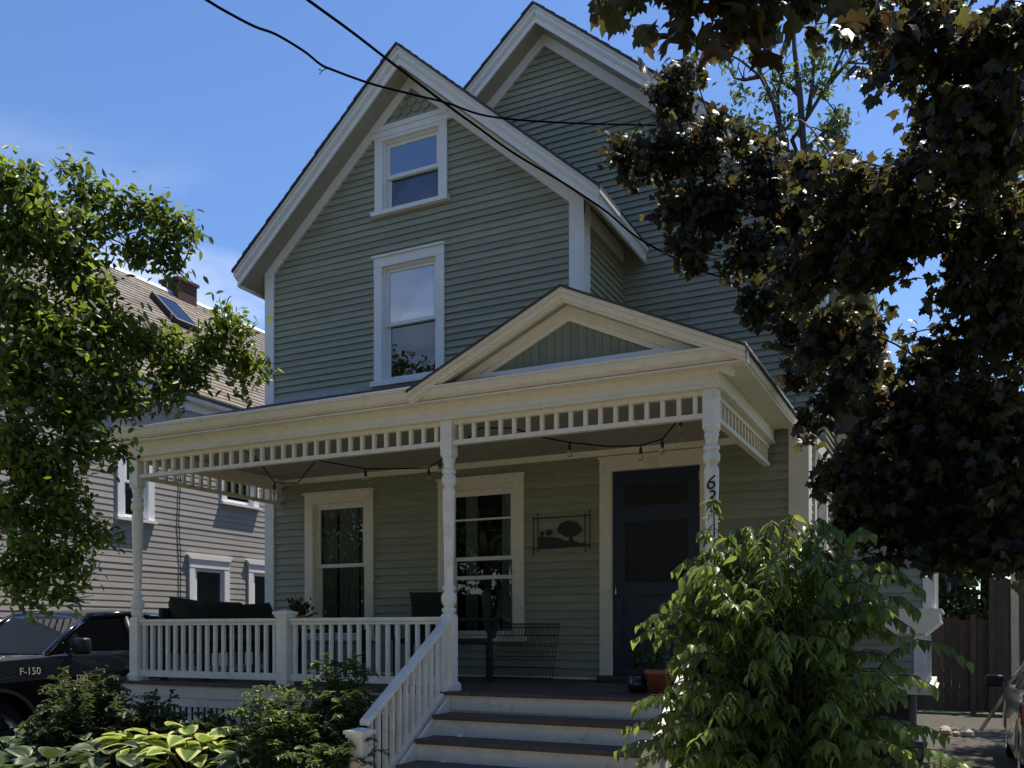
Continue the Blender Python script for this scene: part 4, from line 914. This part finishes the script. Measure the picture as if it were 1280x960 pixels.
pp = blob_points(gp2+Vector((0, 0, .3)), .13, 60); foliage(pt, 'foliage', 'oval', LF_DARK, pp, frames(rnd_unit(60)+np.array([0, 0, .4]), rnd_unit(60)), np.full(60, .08), 0)
# folded wire crate panel leaning on the wall
wc = thing('wire_crate', (-4.4, 9.2, DECKZ), 'folded black wire crate panel leaning against the wall beside the door', 'crate')
def wc_p(x, h): return (x, YW-.26+.20*h/.62, DECKZ+.012+h)
x0, x1 = -4.77, -4.02
q = MB(); q.tube([wc_p(x0, 0), wc_p(x1, 0), wc_p(x1, .61), wc_p(x0, .61), wc_p(x0, 0)], .008, 6); part('frame', q, BLACKM, wc)
for i in range(1, 20):
    x = x0+(x1-x0)*i/20; part('wire', MB().tube([wc_p(x, 0), wc_p(x, .61)], .0032, 5), BLACKM, wc)
for h in (.12, .24, .36, .48, .57): part('cross_wire', MB().tube([wc_p(x0, h), wc_p(x1, h)], .005, 5), BLACKM, wc)
single('door_mat', MB().box(-3.4, -2.5, 8.85, 9.28, DECKZ+.002, DECKZ+.014), mat('dark_mat', (.02, .017, .015), .95, .4, 40, .5, 90), 'dark brown mat lying before the screen door', 'mat')
# metal tree silhouette on the wall
ar = thing('wall_art', (-4.03, YW-.05, 2.7), 'black metal wall art with tree silhouette in a bar frame', 'wall art')
YA = YW-.045
AP = lambda u, v: (lambda q: (q.x, q.z))(P(650+u*110/1173, 620+v*90/960, Y=YA))
for (a, b2) in (((178, 280), (178, 785)), ((236, 235), (240, 745)), ((866, 225), (868, 745)), ((930, 180), (934, 705)), ((170, 302), (940, 258)), ((185, 705), (940, 658))):
    p, q = AP(*a), AP(*b2); part('bar', MB().tube([(p[0], YA, p[1]), (q[0], YA, q[1])], .006, 6), BLACKM, ar)
hill = [(245, 700), (245, 545), (330, 545), (440, 553), (530, 570), (600, 605), (650, 605), (720, 605), (800, 625), (860, 620), (860, 662)]
part('hill', MB().prism([AP(*q) for q in hill], 'y', YA+.004, YA-.004), BLACKM, ar)
part('tree_trunk', MB().prism([AP(*q) for q in ((652, 612), (652, 520), (695, 520), (705, 612))], 'y', YA+.0035, YA-.0035), BLACKM, ar)
def roundish(cx, cy, rx, ry): return [AP(cx+rx*(1+.06*math.sin(5*t))*math.cos(t), cy+ry*(1+.05*math.cos(7*t))*math.sin(t)) for t in [2*math.pi*k/28 for k in range(28)]]
for cx, cy, rx, ry in ((655, 440, 155, 105), (388, 490, 45, 40), (292, 502, 28, 28)): part('tree_crown', MB().prism(roundish(cx, cy, rx, ry), 'y', YA+.005, YA-.005), BLACKM, ar)
for cx in (388, 292): part('tree_trunk', MB().prism([AP(cx-6, 520), AP(cx+6, 520), AP(cx+6, 555), AP(cx-6, 555)], 'y', YA+.003, YA-.003), BLACKM, ar)
# string lights under the porch ceiling
slt = thing('string_lights', (-5, 7.6, 3.4), 'string of clear bulbs on black cable under the porch ceiling', 'lights')
YS = 7.5
pts = [(300, 560), (320, 572), (343, 603), (352, 604), (372, 604), (395, 575), (457, 586), (500, 586), (535, 585), (560, 570), (600, 535), (640, 535), (685, 548), (712, 553), (760, 558), (800, 557), (828, 549), (845, 528)]
wpts = [P(u, v, Y=YS) for u, v in pts]
part('cable', MB().tube(wpts, .006, 6), WIRE, slt)
for u, v in ((318, 572), (343, 603), (457, 586), (536, 585), (550, 576), (712, 553), (801, 557), (828, 549), (851, 522)):
    p = P(u, v, Y=YS)
    sk_ = part('socket', MB().lathe([(.005, 0), (.008, -.015), (.015, -.03), (.017, -.065), (.013, -.068)], p, 10), PLAST, slt, smooth=True)
    part('bulb', MB().lathe([(.012, -.068), (.02, -.085), (.024, -.105), (.018, -.125), (.004, -.132)], p, 10), BULB, sk_, smooth=True)
# utility wires
def wire_thing(name, pts, label, y0, y1, r):
    u0, u1 = pts[0][0], pts[-1][0]
    ps = [P(u, v, Y=y0+(y1-y0)*((u-u0)/(u1-u0))) for u, v in pts]
    d = (ps[0]-ps[1]).normalized(); far = [ps[0]+d*(14-i) for i in range(14)]; ps = far + ps
    sm = []
    for i in range(len(ps)-1):
        p0, p1, p2, p3 = ps[max(i-1, 0)], ps[i], ps[i+1], ps[min(i+2, len(ps)-1)]
        for k in range(4):
            t = k/4; sm.append(.5*((2*p1)+(p2-p0)*t+(2*p0-5*p1+4*p2-p3)*t*t+(3*p1-p0-3*p2+p3)*t**3))
    sm.append(ps[-1])
    return single(name, MB().tube(sm, r, 6), WIRE, label, 'cable', smooth=True)
wire_thing('overhead_cable', [(255, -2), (280, 13), (318, 33), (345, 43), (380, 64), (400, 80), (415, 87), (465, 105), (520, 119), (560, 129), (600, 143), (650, 150), (720, 154), (790, 156), (880, 157)], 'kinked black overhead cable sagging across both gables', 4.5, 10.3, .0095)
wire_thing('service_cable', [(385, 0), (440, 40), (484, 74), (560, 132), (600, 161), (640, 190), (700, 226), (728, 244), (760, 266), (800, 299), (870, 336), (910, 351), (960, 390), (1006, 445)], 'straight black service cable running down past the gable to the right corner', 4.5, 10.65, .0095)
fr_ = P(413, 86, Y=4.5+(5.8)*((413-255)/(880-255)))
single('cable_splice', MB().tube([fr_, fr_+Vector((-.05, 0, .015)), fr_+Vector((-.09, .01, .012)), fr_+Vector((-.12, 0, .03))], .004, 5).tube([fr_+Vector((-.09, .01, .012)), fr_+Vector((-.115, 0, -.012)), fr_+Vector((-.10, 0, -.02))], .003, 5), WIRE, 'frayed wire ends sticking out of the kinked overhead cable', 'wire')
gt = P(104, 853, D=8.3)
tr_ = thing('garden_trellis', (gt.x, gt.y, 0), 'small pale square garden trellis on a stake among dark shrubs', 'trellis')
part('stake', MB().box(gt.x-.01, gt.x+.01, gt.y-.008, gt.y+.008, .0, gt.z+.05), PALEW, tr_)
q = MB(); s_ = .065
for i in range(4):
    o_ = -s_+2*s_*i/3; q.box(gt.x-s_, gt.x+s_, gt.y-.022, gt.y-.014, gt.z+o_-.004, gt.z+o_+.004); q.box(gt.x+o_-.004, gt.x+o_+.004, gt.y-.0135, gt.y-.0085, gt.z-s_, gt.z+s_)
part('lattice', q, PALEW, tr_, stuff=True)

# ================================================================== TREES AND PLANTS
def blob_leaves(blobs, leaf, dens, tipbias, nbias, flat=.85, tilt=.8):
    ps, sz = [], []
    for (c, r) in blobs:
        n = max(6, int(dens*r*r/(leaf*leaf)))
        # uneven: leaves gather in small sprays inside the blob
        k = max(3, n//9); sp = blob_points(c, r, k, flat, .25)
        idx = rng.integers(0, k, n); ps.append(sp[idx] + rng.normal(size=(n, 3))*leaf*.75); sz.append(leaf*(.65+.55*rng.random(n)))
    ps = np.concatenate(ps); sz = np.concatenate(sz); n = len(ps)
    tip = rnd_unit(n)*tilt + np.array(tipbias); nr = rnd_unit(n)*.7 + np.array(nbias)
    return ps, frames(tip, nr), sz
def px_blobs(L_): return [(np.array(P(u, v, D=D)), r*D/FPX) for u, v, D, r in L_]
def limbs(parent, base, top, targets, r0, m, nm='trunk', thin=1.0):
    tr = MB(); pts = curvy(base, top, 9, .05); tr.tube(pts, [r0*(1.25 if i == 0 else 1)*(1-.5*i/8) for i in range(9)], 10); t_ = part(nm, tr, m, parent, smooth=True)
    nodes = [(p, r0*(.5-.03*i)) for i, p in enumerate(pts) if i >= 4]; mid = pts[-1]
    for c in sorted([Vector(c) for c in targets], key=lambda q: (q-mid).length):
        s, rs = min(nodes, key=lambda n: (n[0]-c).length + (0 if n[0].z < c.z+.3 else .6))
        cv = curvy(s, c, 8, .13); ra = max(.008, min(rs*.8, (.010*(c-s).length+.012)*thin)); q = MB()
        rad = [ra*(1-.6*i/7) for i in range(8)]; q.tube(cv, rad, 6)
        nodes += [(cv[i], rad[i]) for i in (3, 5, 7)]
        for j in range(5):
            p0 = cv[3+j]; q.tube(curvy(p0, c+Vector((random.uniform(-.16, .16), random.uniform(-.16, .16), random.uniform(-.14, .14))), 5, .15), [ra*.3, ra*.25, .005, .004, .002], 5)
        part('limb', q, m, parent, smooth=True)
    return t_
# --- crimson maple, trunk out of frame on the right
mpb = [(792,2,3.6,30),(835,8,3.6,38),(890,6,3.5,42),(945,2,3.5,46),(1000,8,3.5,40),(1040,-12,3.6,36),(870,-40,3.6,50),(960,-50,3.5,55),
 (1085,20,4.6,42),(1125,60,5,50),(1150,10,5,60),(1092,82,4.8,20),(1180,70,5.2,70),(1250,60,5,90),(1235,160,5,85),(1170,150,5.4,50),(1140,205,5.6,40),
 (850,135,7,24),(890,158,7,24),(930,172,7,22),(970,192,7,24),(1010,205,6.6,26),(1045,205,6.2,26),(842,100,6.6,30),(868,88,6.6,18),(826,130,6.6,24),(790,195,6.6,36),(775,180,6.6,16),(838,190,6.6,46),(880,190,6.6,34),(850,255,6.5,42),(900,255,6.5,60),(866,312,6.5,36),(845,300,6.5,18),(950,215,6.4,42),(1000,270,6.2,75),(1010,215,6.2,34),(1070,245,6,70),(1150,265,5.8,75),(1240,280,5.6,100),
 (945,320,6.5,52),(1010,340,6.4,64),(955,380,6.6,34),(930,395,6.6,18),(990,415,6.5,40),(1080,330,6,60),(1225,370,5.6,70),(1075,410,6.3,50),(1150,450,6,40),(1000,460,6.5,34),(1060,470,6.3,56),(1140,510,6,64),(1230,500,5.6,90),
 (1020,525,6.4,30),(1080,560,6.1,50),(1075,620,6.0,40),(1150,590,5.9,75),(1245,610,5.6,95),(1210,220,5.2,60),(1262,330,5.4,60),(1270,420,5.4,60),(1190,440,5.8,50),(1110,520,6.0,50),(1190,540,5.8,60),(1050,590,6.1,40),(1265,560,5.5,60),(1130,630,5.9,50),(1200,650,5.8,60),(1268,680,5.5,50),(1060,660,6.0,26),(1030,420,6.4,50),(1120,300,5.9,60),(1040,300,6.2,50),(1120,660,5.9,48),(1170,680,5.8,40),(1240,690,5.6,44),(1100,700,6,22)]
MB_ = px_blobs([(u, v-30, D, r*.75) if D < 4 else (u, v, 7.9 if (u < 1010 and v < 480) else D, r-1) for u, v, D, r in mpb])
extra = [(np.array(c), r) for c, r in (((2.4,5.2,4.0),1.1),((3.6,6.2,4.4),1.3),((2.9,6.0,6.0),1.4),((1.6,4.6,6.4),1.0),((3.8,4.4,6.2),1.4),((2.9,5.6,7.8),1.5),((4.6,6.6,7.0),1.4),((1.9,3.4,5.6),1.0),((1.1,3.0,4.7),.7),((3.6,7.6,5.2),1.2))]
mp_ = thing('maple_tree', (3.3, 5.9, 0), 'dark crimson maple tree hanging its lobed leaves over the right side', 'tree')
limbs(mp_, (3.3, 5.9, 0), (2.8, 5.6, 6.5), [c for (c, r), q in list(zip(MB_, mpb))[::2] if q[2] > 4] + [c for c, r in extra], .26, BARK)
p_, r_, s_ = blob_leaves([(c, r) for c, r in MB_ if c[1] > 4.2], .078, 19, (0, -.15, -.75), (0, -.35, .55))
p3, r3, s3 = blob_leaves([(c, r) for c, r in MB_ if c[1] <= 4.2], .115, 60, (0, -.15, -.75), (0, -.35, .55))
p2, r2, s2 = blob_leaves(extra, .15, 10, (0, 0, -.6), (0, 0, .8))
foliage(mp_, 'foliage', 'maple', LF_MAPLE, np.concatenate([p_, p3, p2]), np.concatenate([r_, r3, r2]), np.concatenate([s_, s3, s2]))
# --- fruit tree on the left
ltb = [(8,225,7,34),(40,250,7,36),(36,212,7,14),(60,285,7,40),(92,212,7.3,17),(100,240,7.3,20),(122,245,7.4,20),(10,300,7,50),(110,285,7.3,30),(85,330,7.2,40),(150,275,7.5,16),(165,262,7.5,22),(192,262,7.5,22),(222,275,7.5,22),(238,292,7.5,11),(205,300,7.5,20),(175,315,7.5,26),(212,322,7.5,20),(225,338,7.5,10),
 (20,380,7,60),(110,365,7.2,40),(70,420,7,60),(140,405,7.3,32),(125,450,7.2,42),(20,470,7,70),(180,430,7.5,34),(215,420,7.6,16),(220,455,7.6,30),(262,435,7.7,30),(290,410,7.7,26),(282,390,7.7,12),(305,450,7.8,26),(328,462,7.8,10),(300,480,7.7,12),(245,470,7.6,22),(205,490,7.5,26),(150,500,7.3,36),(90,510,7.1,50),(30,560,7,60),(110,555,7.1,34),(148,565,7.3,14),(60,600,7,48),(15,640,7,44),(85,640,7.1,36),(118,668,7.2,20),(138,672,7.2,10),(50,690,7,40),(95,700,7.1,24),(15,715,7,34),(75,735,7.1,18),(38,745,7.0,20),(105,728,7.1,10),(94,752,7.1,6)]
LB = px_blobs(ltb)
lx = [(np.array(c), r) for c, r in (((-8.0,4.0,4.6),1.1),((-8.6,4.6,3.6),1.2),((-8.2,4.9,5.2),1.0),((-8.9,4.4,5.6),.9),((-7.6,3.6,3.2),.9),((-9.2,5.0,4.2),1.0))]
lt = thing('fruit_tree', (-8.1, 4.3, 0), 'green leafy fruit tree spreading in front of the grey house', 'tree')
limbs(lt, (-8.1, 4.3, 0), (-7.7, 4.5, 3.4), [c for c, r in LB[::2]] + [c for c, r in lx], .13, BARK, thin=1.7)
p_, r_, s_ = blob_leaves([(c, r*1.06) for c, r in LB], .080, 48, (0, 0, -.25), (0, -.2, .8)); p2, r2, s2 = blob_leaves(lx, .085, 7, (0, 0, -.2), (0, 0, .8))
foliage(lt, 'foliage', 'oval', LF_TREE, np.concatenate([p_, p2]), np.concatenate([r_, r2]), np.concatenate([s_, s2]))
# --- sparse tree behind the house
fd = 20.0
ft = thing('sparse_tree', P(1000, 890, D=fd), 'thin half bare tree rising behind the roof on the right', 'tree')
ft.location.z = 0; ROOTINV[ft] = T(-ft.location)
br = [[(1002,860),(1004,500),(1005,190),(1000,120),(993,60),(990,0),(985,-60)], [(1004,210),(990,175),(1010,145),(1035,105),(1055,60),(1062,10),(1060,-40)], [(1004,260),(985,190),(975,160),(965,125),(950,95),(925,75),(900,62)], [(965,125),(950,90),(940,60),(930,40)], [(1010,145),(1015,110),(1018,70),(1020,30)], [(1035,105),(1060,78),(1085,80)], [(975,160),(972,120),(978,90),(975,60)], [(1000,120),(985,105),(965,100)], [(1040,230),(1048,175),(1050,150)], [(950,95),(930,100),(918,98)], [(1005,190),(1030,165),(1045,140)]]
for i, b_ in enumerate(br):
    ps = [P(u, v, D=fd+random.uniform(-.3, .3)*(j > 0)) for j, (u, v) in enumerate(b_)]
    q = MB(); w0 = .10 if i == 0 else .05; q.tube(ps, [w0*(1-.85*j/(len(ps)-1)) + .008 for j in range(len(ps))], 6)
    for j in range(5):
        a = ps[random.randrange(1, len(ps))]; q.tube(curvy(a, a+Vector((random.uniform(-.7, .7), random.uniform(-.5, .5), random.uniform(.0, .8))), 5, .2), [.018, .014, .010, .008, .005], 5)
    part('trunk' if i == 0 else 'limb', q, BARK, ft, smooth=True)
FB = px_blobs([(915,170,fd,16),(905,150,fd,10),(925,115,fd,9),(960,120,fd,10),(965,170,fd,14),(945,150,fd,9),(985,110,fd,8),(1000,90,fd,10),(1030,75,fd,12),(1025,110,fd,12),(1045,165,fd,16),(1048,150,fd,12),(1030,175,fd,10),(990,150,fd,9),(975,90,fd,8),(1015,40,fd,9),(1050,30,fd,9),(940,60,fd,8),(905,75,fd,8),(940,180,fd,12),(1060,85,fd,6)])
p_, r_, s_ = blob_leaves(FB, .16, 60, (0, 0, -.3), (0, -.2, .7)); foliage(ft, 'foliage', 'oval', LF_FAR, p_, r_, s_, 0)
# --- leafy trees beyond the fence
for (x, y, h, r, lab) in ((.6, 23.5, 5.0, 2.4, 'bushy green tree beyond the fence at the end of the driveway'), (-1.2, 25.5, 7.0, 2.6, 'dark green tree behind the back corner of the green house'), (4.2, 26, 7.0, 3.0, 'tall green tree further along beyond the fence'), (-24.0, 30, 7, 2.6, 'round green tree far behind the grey house')):
    t_ = thing('background_tree', (x, y, 0), lab, 'tree', 'trees beyond the gardens')
    bl = [(np.array((x+random.uniform(-r, r)*.7, y+random.uniform(-r, r)*.7, h-random.uniform(0, h*.78))), r*random.uniform(.35, .6)) for _ in range(26)]
    limbs(t_, (x, y, 0), (x, y, h*.8), [c for c, _ in bl[:6]], .14, BARK)
    p_, r_, s_ = blob_leaves(bl, .16, 14, (0, 0, -.3), (0, 0, .7)); foliage(t_, 'foliage', 'oval', LF_DARK, p_, r_, s_, 0)
def bedz(d): return .012 if d.x < -8.85 else float(np.interp(d.y, [4.2, 5.2, 5.7, 7.6], [.08, .30, .36, .38]))
for (x, y, h, r, lab) in ((2.9, 12.2, 9.5, 2.4, 'unseen tall tree added to shade the right driveway beside the silver car'), (3.0, 16.4, 9.5, 2.5, 'unseen tall tree added to shade the right driveway before the fence')):  # out-of-frame trees added to throw shade on the right driveway
    t_ = thing('added_shade_tree', (x+1, y, 0), lab, 'tree', 'unseen trees added to shade the driveway')
    bl = [(np.array((x+random.uniform(-r, r)*.62, y+random.uniform(-r, r)*.8, h-random.uniform(0, 4.2))), r*random.uniform(.3, .42)) for _ in range(26)]
    limbs(t_, (x+1, y, 0), (x+.3, y, h*.75), [c for c, _ in bl[:9]], .2, BARK)
    p_, r_, s_ = blob_leaves(bl, .17, 9, (0, 0, -.3), (0, 0, .7)); foliage(t_, 'foliage', 'oval', LF_DARK, p_, r_, s_, 0)
# --- arching shrubs: stems with drooping leaves
def arching_shrub(root, base, n, height, spread, leaf, m, kind='lance', per=26, singles=300, droop=.9, start=.3, lean=(0, 0), low=0):
    ps, tips, nr = [], [], []; q = MB(); H0, S0 = height, spread
    for i in range(n+low):
        height, spread = (H0, S0) if i < n else (H0*.62, S0*1.04)
        a = random.uniform(0, 2*math.pi); sp = spread*math.sqrt(random.random())*random.uniform(.75, 1.1); h = height*random.uniform(.55, 1.0)*(1-.22*(sp/spread)**2)
        b0 = Vector(base) + Vector((random.uniform(-.18, .18), random.uniform(-.18, .18), 0)); end = Vector((math.cos(a)*sp+lean[0], math.sin(a)*sp+lean[1], 0))
        cv = []
        for k in range(10):
            t = k/9; cv.append(b0 + end*(t**1.5) + Vector((0, 0, h*(1-(1-t)**1.9) - .16*h*max(0, t-.6)**2/.16*(sp/spread))))
        q.tube(cv, [.0065*(height/2.2)*(1-.75*k/9)+.0008 for k in range(10)], 5)
        for k in range(per):
            t = start + (1-start)*(k+random.random()*.6)/per; f = t*9; j = min(8, int(f)); p = cv[j].lerp(cv[j+1], min(1, f-j)); d = (cv[j+1]-cv[j]).normalized()
            sd = d.cross(Vector((0, 0, 1))); sd = sd.normalized() if sd.length > .05 else Vector((1, 0, 0)); sg = 1 if k % 2 else -1
            tip = sd*sg*.7 + d*.35 + Vector((random.gauss(0, .22), random.gauss(0, .22), -droop+random.gauss(0, .25)))
            ps.append(p); tips.append(tip); nr.append(Vector((random.gauss(0, .3), random.gauss(0, .3), 1.0)) + sd*sg*.5)
    part('stems', q, BARK, root, smooth=True, stuff=True)
    ps = np.array(ps); N = len(ps)
    foliage(root, 'foliage', kind, m, ps, frames(np.array(tips), np.array(nr)), leaf*(.6+.6*rng.random(N)), singles)
sb = P(972, 900, D=5.0); 
sh_ = thing('arching_shrub', (sb.x, sb.y, .04), 'big arching shrub with drooping pointed leaves in front of the numbered post', 'shrub')
arching_shrub(sh_, (sb.x, sb.y, .04), 280, 2.40, .83, .080, LF_SHRUB, per=46, droop=.85, start=.15, low=230)
arching_shrub(sh_, (sb.x-.34, sb.y+.05, .04), 18, 2.55, .20, .080, LF_SHRUB, per=46, droop=.7, start=.35, singles=0)
for (u, v, D, h, s, n, lf, m, lab) in (
    (425, 900, 7.35, 1.12, .42, 90, .062, LF_LOW, 'feathery green shrub growing up the railing beside the stair'),
    (352, 900, 7.05, .92, .36, 110, .058, LF_LOW, 'rounded bright green shrub beside the variegated hostas'),
    (415, 960, 6.9, .55, .30, 70, .058, LF_LOW, 'low green shrub at the foot of the left stair railing'),
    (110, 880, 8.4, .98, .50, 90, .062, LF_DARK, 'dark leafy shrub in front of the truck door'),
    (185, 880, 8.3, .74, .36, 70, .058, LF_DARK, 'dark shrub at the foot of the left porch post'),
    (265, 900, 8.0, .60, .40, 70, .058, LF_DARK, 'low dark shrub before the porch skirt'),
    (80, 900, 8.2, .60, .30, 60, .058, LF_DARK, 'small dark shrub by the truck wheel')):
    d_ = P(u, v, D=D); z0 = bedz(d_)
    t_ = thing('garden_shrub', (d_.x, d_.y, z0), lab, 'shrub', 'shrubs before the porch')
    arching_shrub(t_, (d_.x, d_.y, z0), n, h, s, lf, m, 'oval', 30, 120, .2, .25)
# --- hostas: every leaf a part
def hosta(u, v, D, n, size, m, lab, hgt=.38):
    d_ = P(u, v, D=D+.35); z0 = bedz(d_) - .01
    t_ = thing('hosta_plant', (d_.x, d_.y, z0), lab, 'plant', 'hostas along the planting bed')
    q = MB(); ps, tp, nn, sz = [], [], [], []
    for i in range(n):
        a = i*2.39996 + random.uniform(-.3, .3); f = math.sqrt((i+.5)/n); r_ = .06 + .26*f
        p = Vector((d_.x+math.cos(a)*r_, d_.y+math.sin(a)*r_, z0 + hgt*(1.15-.55*f)+random.uniform(-.04, .04)))
        q.tube(curvy((d_.x+math.cos(a)*.03, d_.y+math.sin(a)*.03, z0), p, 5, .08), [.008, .007, .006, .005, .005], 5)
        ps.append(p); tp.append((math.cos(a)*.9, math.sin(a)*.9, random.uniform(-.25, .3)*(1) + .35*(1-f))); nn.append((-math.cos(a)*.3+random.gauss(0, .2), -math.sin(a)*.3+random.gauss(0, .2), 1)); sz.append(size*random.uniform(.75, 1.15))
    part('stems', q, LF_DARK, t_, smooth=True, stuff=True)
    foliage(t_, 'foliage', 'hosta', m, np.array(ps), frames(np.array(tp), np.array(nn)), np.array(sz), 300)
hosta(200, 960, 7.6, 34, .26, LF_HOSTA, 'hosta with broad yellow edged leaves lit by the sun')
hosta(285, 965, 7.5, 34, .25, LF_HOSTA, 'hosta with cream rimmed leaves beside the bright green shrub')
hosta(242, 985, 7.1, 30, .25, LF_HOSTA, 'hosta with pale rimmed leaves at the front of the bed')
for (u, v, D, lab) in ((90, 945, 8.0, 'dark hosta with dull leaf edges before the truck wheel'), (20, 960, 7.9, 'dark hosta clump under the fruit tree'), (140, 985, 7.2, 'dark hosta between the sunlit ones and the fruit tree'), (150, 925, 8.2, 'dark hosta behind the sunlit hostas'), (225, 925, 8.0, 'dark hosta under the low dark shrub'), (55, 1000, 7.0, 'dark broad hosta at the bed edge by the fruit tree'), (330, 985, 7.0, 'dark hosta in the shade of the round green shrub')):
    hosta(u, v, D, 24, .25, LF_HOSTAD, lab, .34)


# --- unseen trees added across the street to darken the porch and its window reflections
for (x, y, h, r, lab) in ((-9.5, -12, 12.5, 4.0, 'unseen broad green street tree across the road from the porch'), (-3.5, -12.5, 13, 4.0, 'unseen tall green street tree across the road from the steps'), (2.5, -12, 12.5, 4.0, 'unseen green street tree across the road from the right driveway'), (-16, -13, 12.5, 4.2, 'unseen green street tree across the road from the grey house'), (8.5, -12, 12.5, 4.0, 'unseen green street tree across the road beyond the maple'), (-23, -12, 12.5, 4.2, 'unseen green street tree across the road beyond the grey house')):
    t_ = thing('unseen_street_tree', (x, y, 0), lab, 'tree', 'unseen trees across the street')
    bl = [(np.array((x+random.uniform(-r, r)*.8, y+random.uniform(-r, r)*.5, h*.55+random.uniform(-.42, .42)*h)), r*random.uniform(.34, .52)) for _ in range(46)]
    limbs(t_, (x, y, 0), (x, y, h*.7), [c for c, _ in bl[:8]], .2, BARK)
    p_, r_, s_ = blob_leaves(bl, .30, 12, (0, 0, -.3), (0, 0, .7)); foliage(t_, 'foliage', 'oval', LF_DARK, p_, r_, s_, 0)
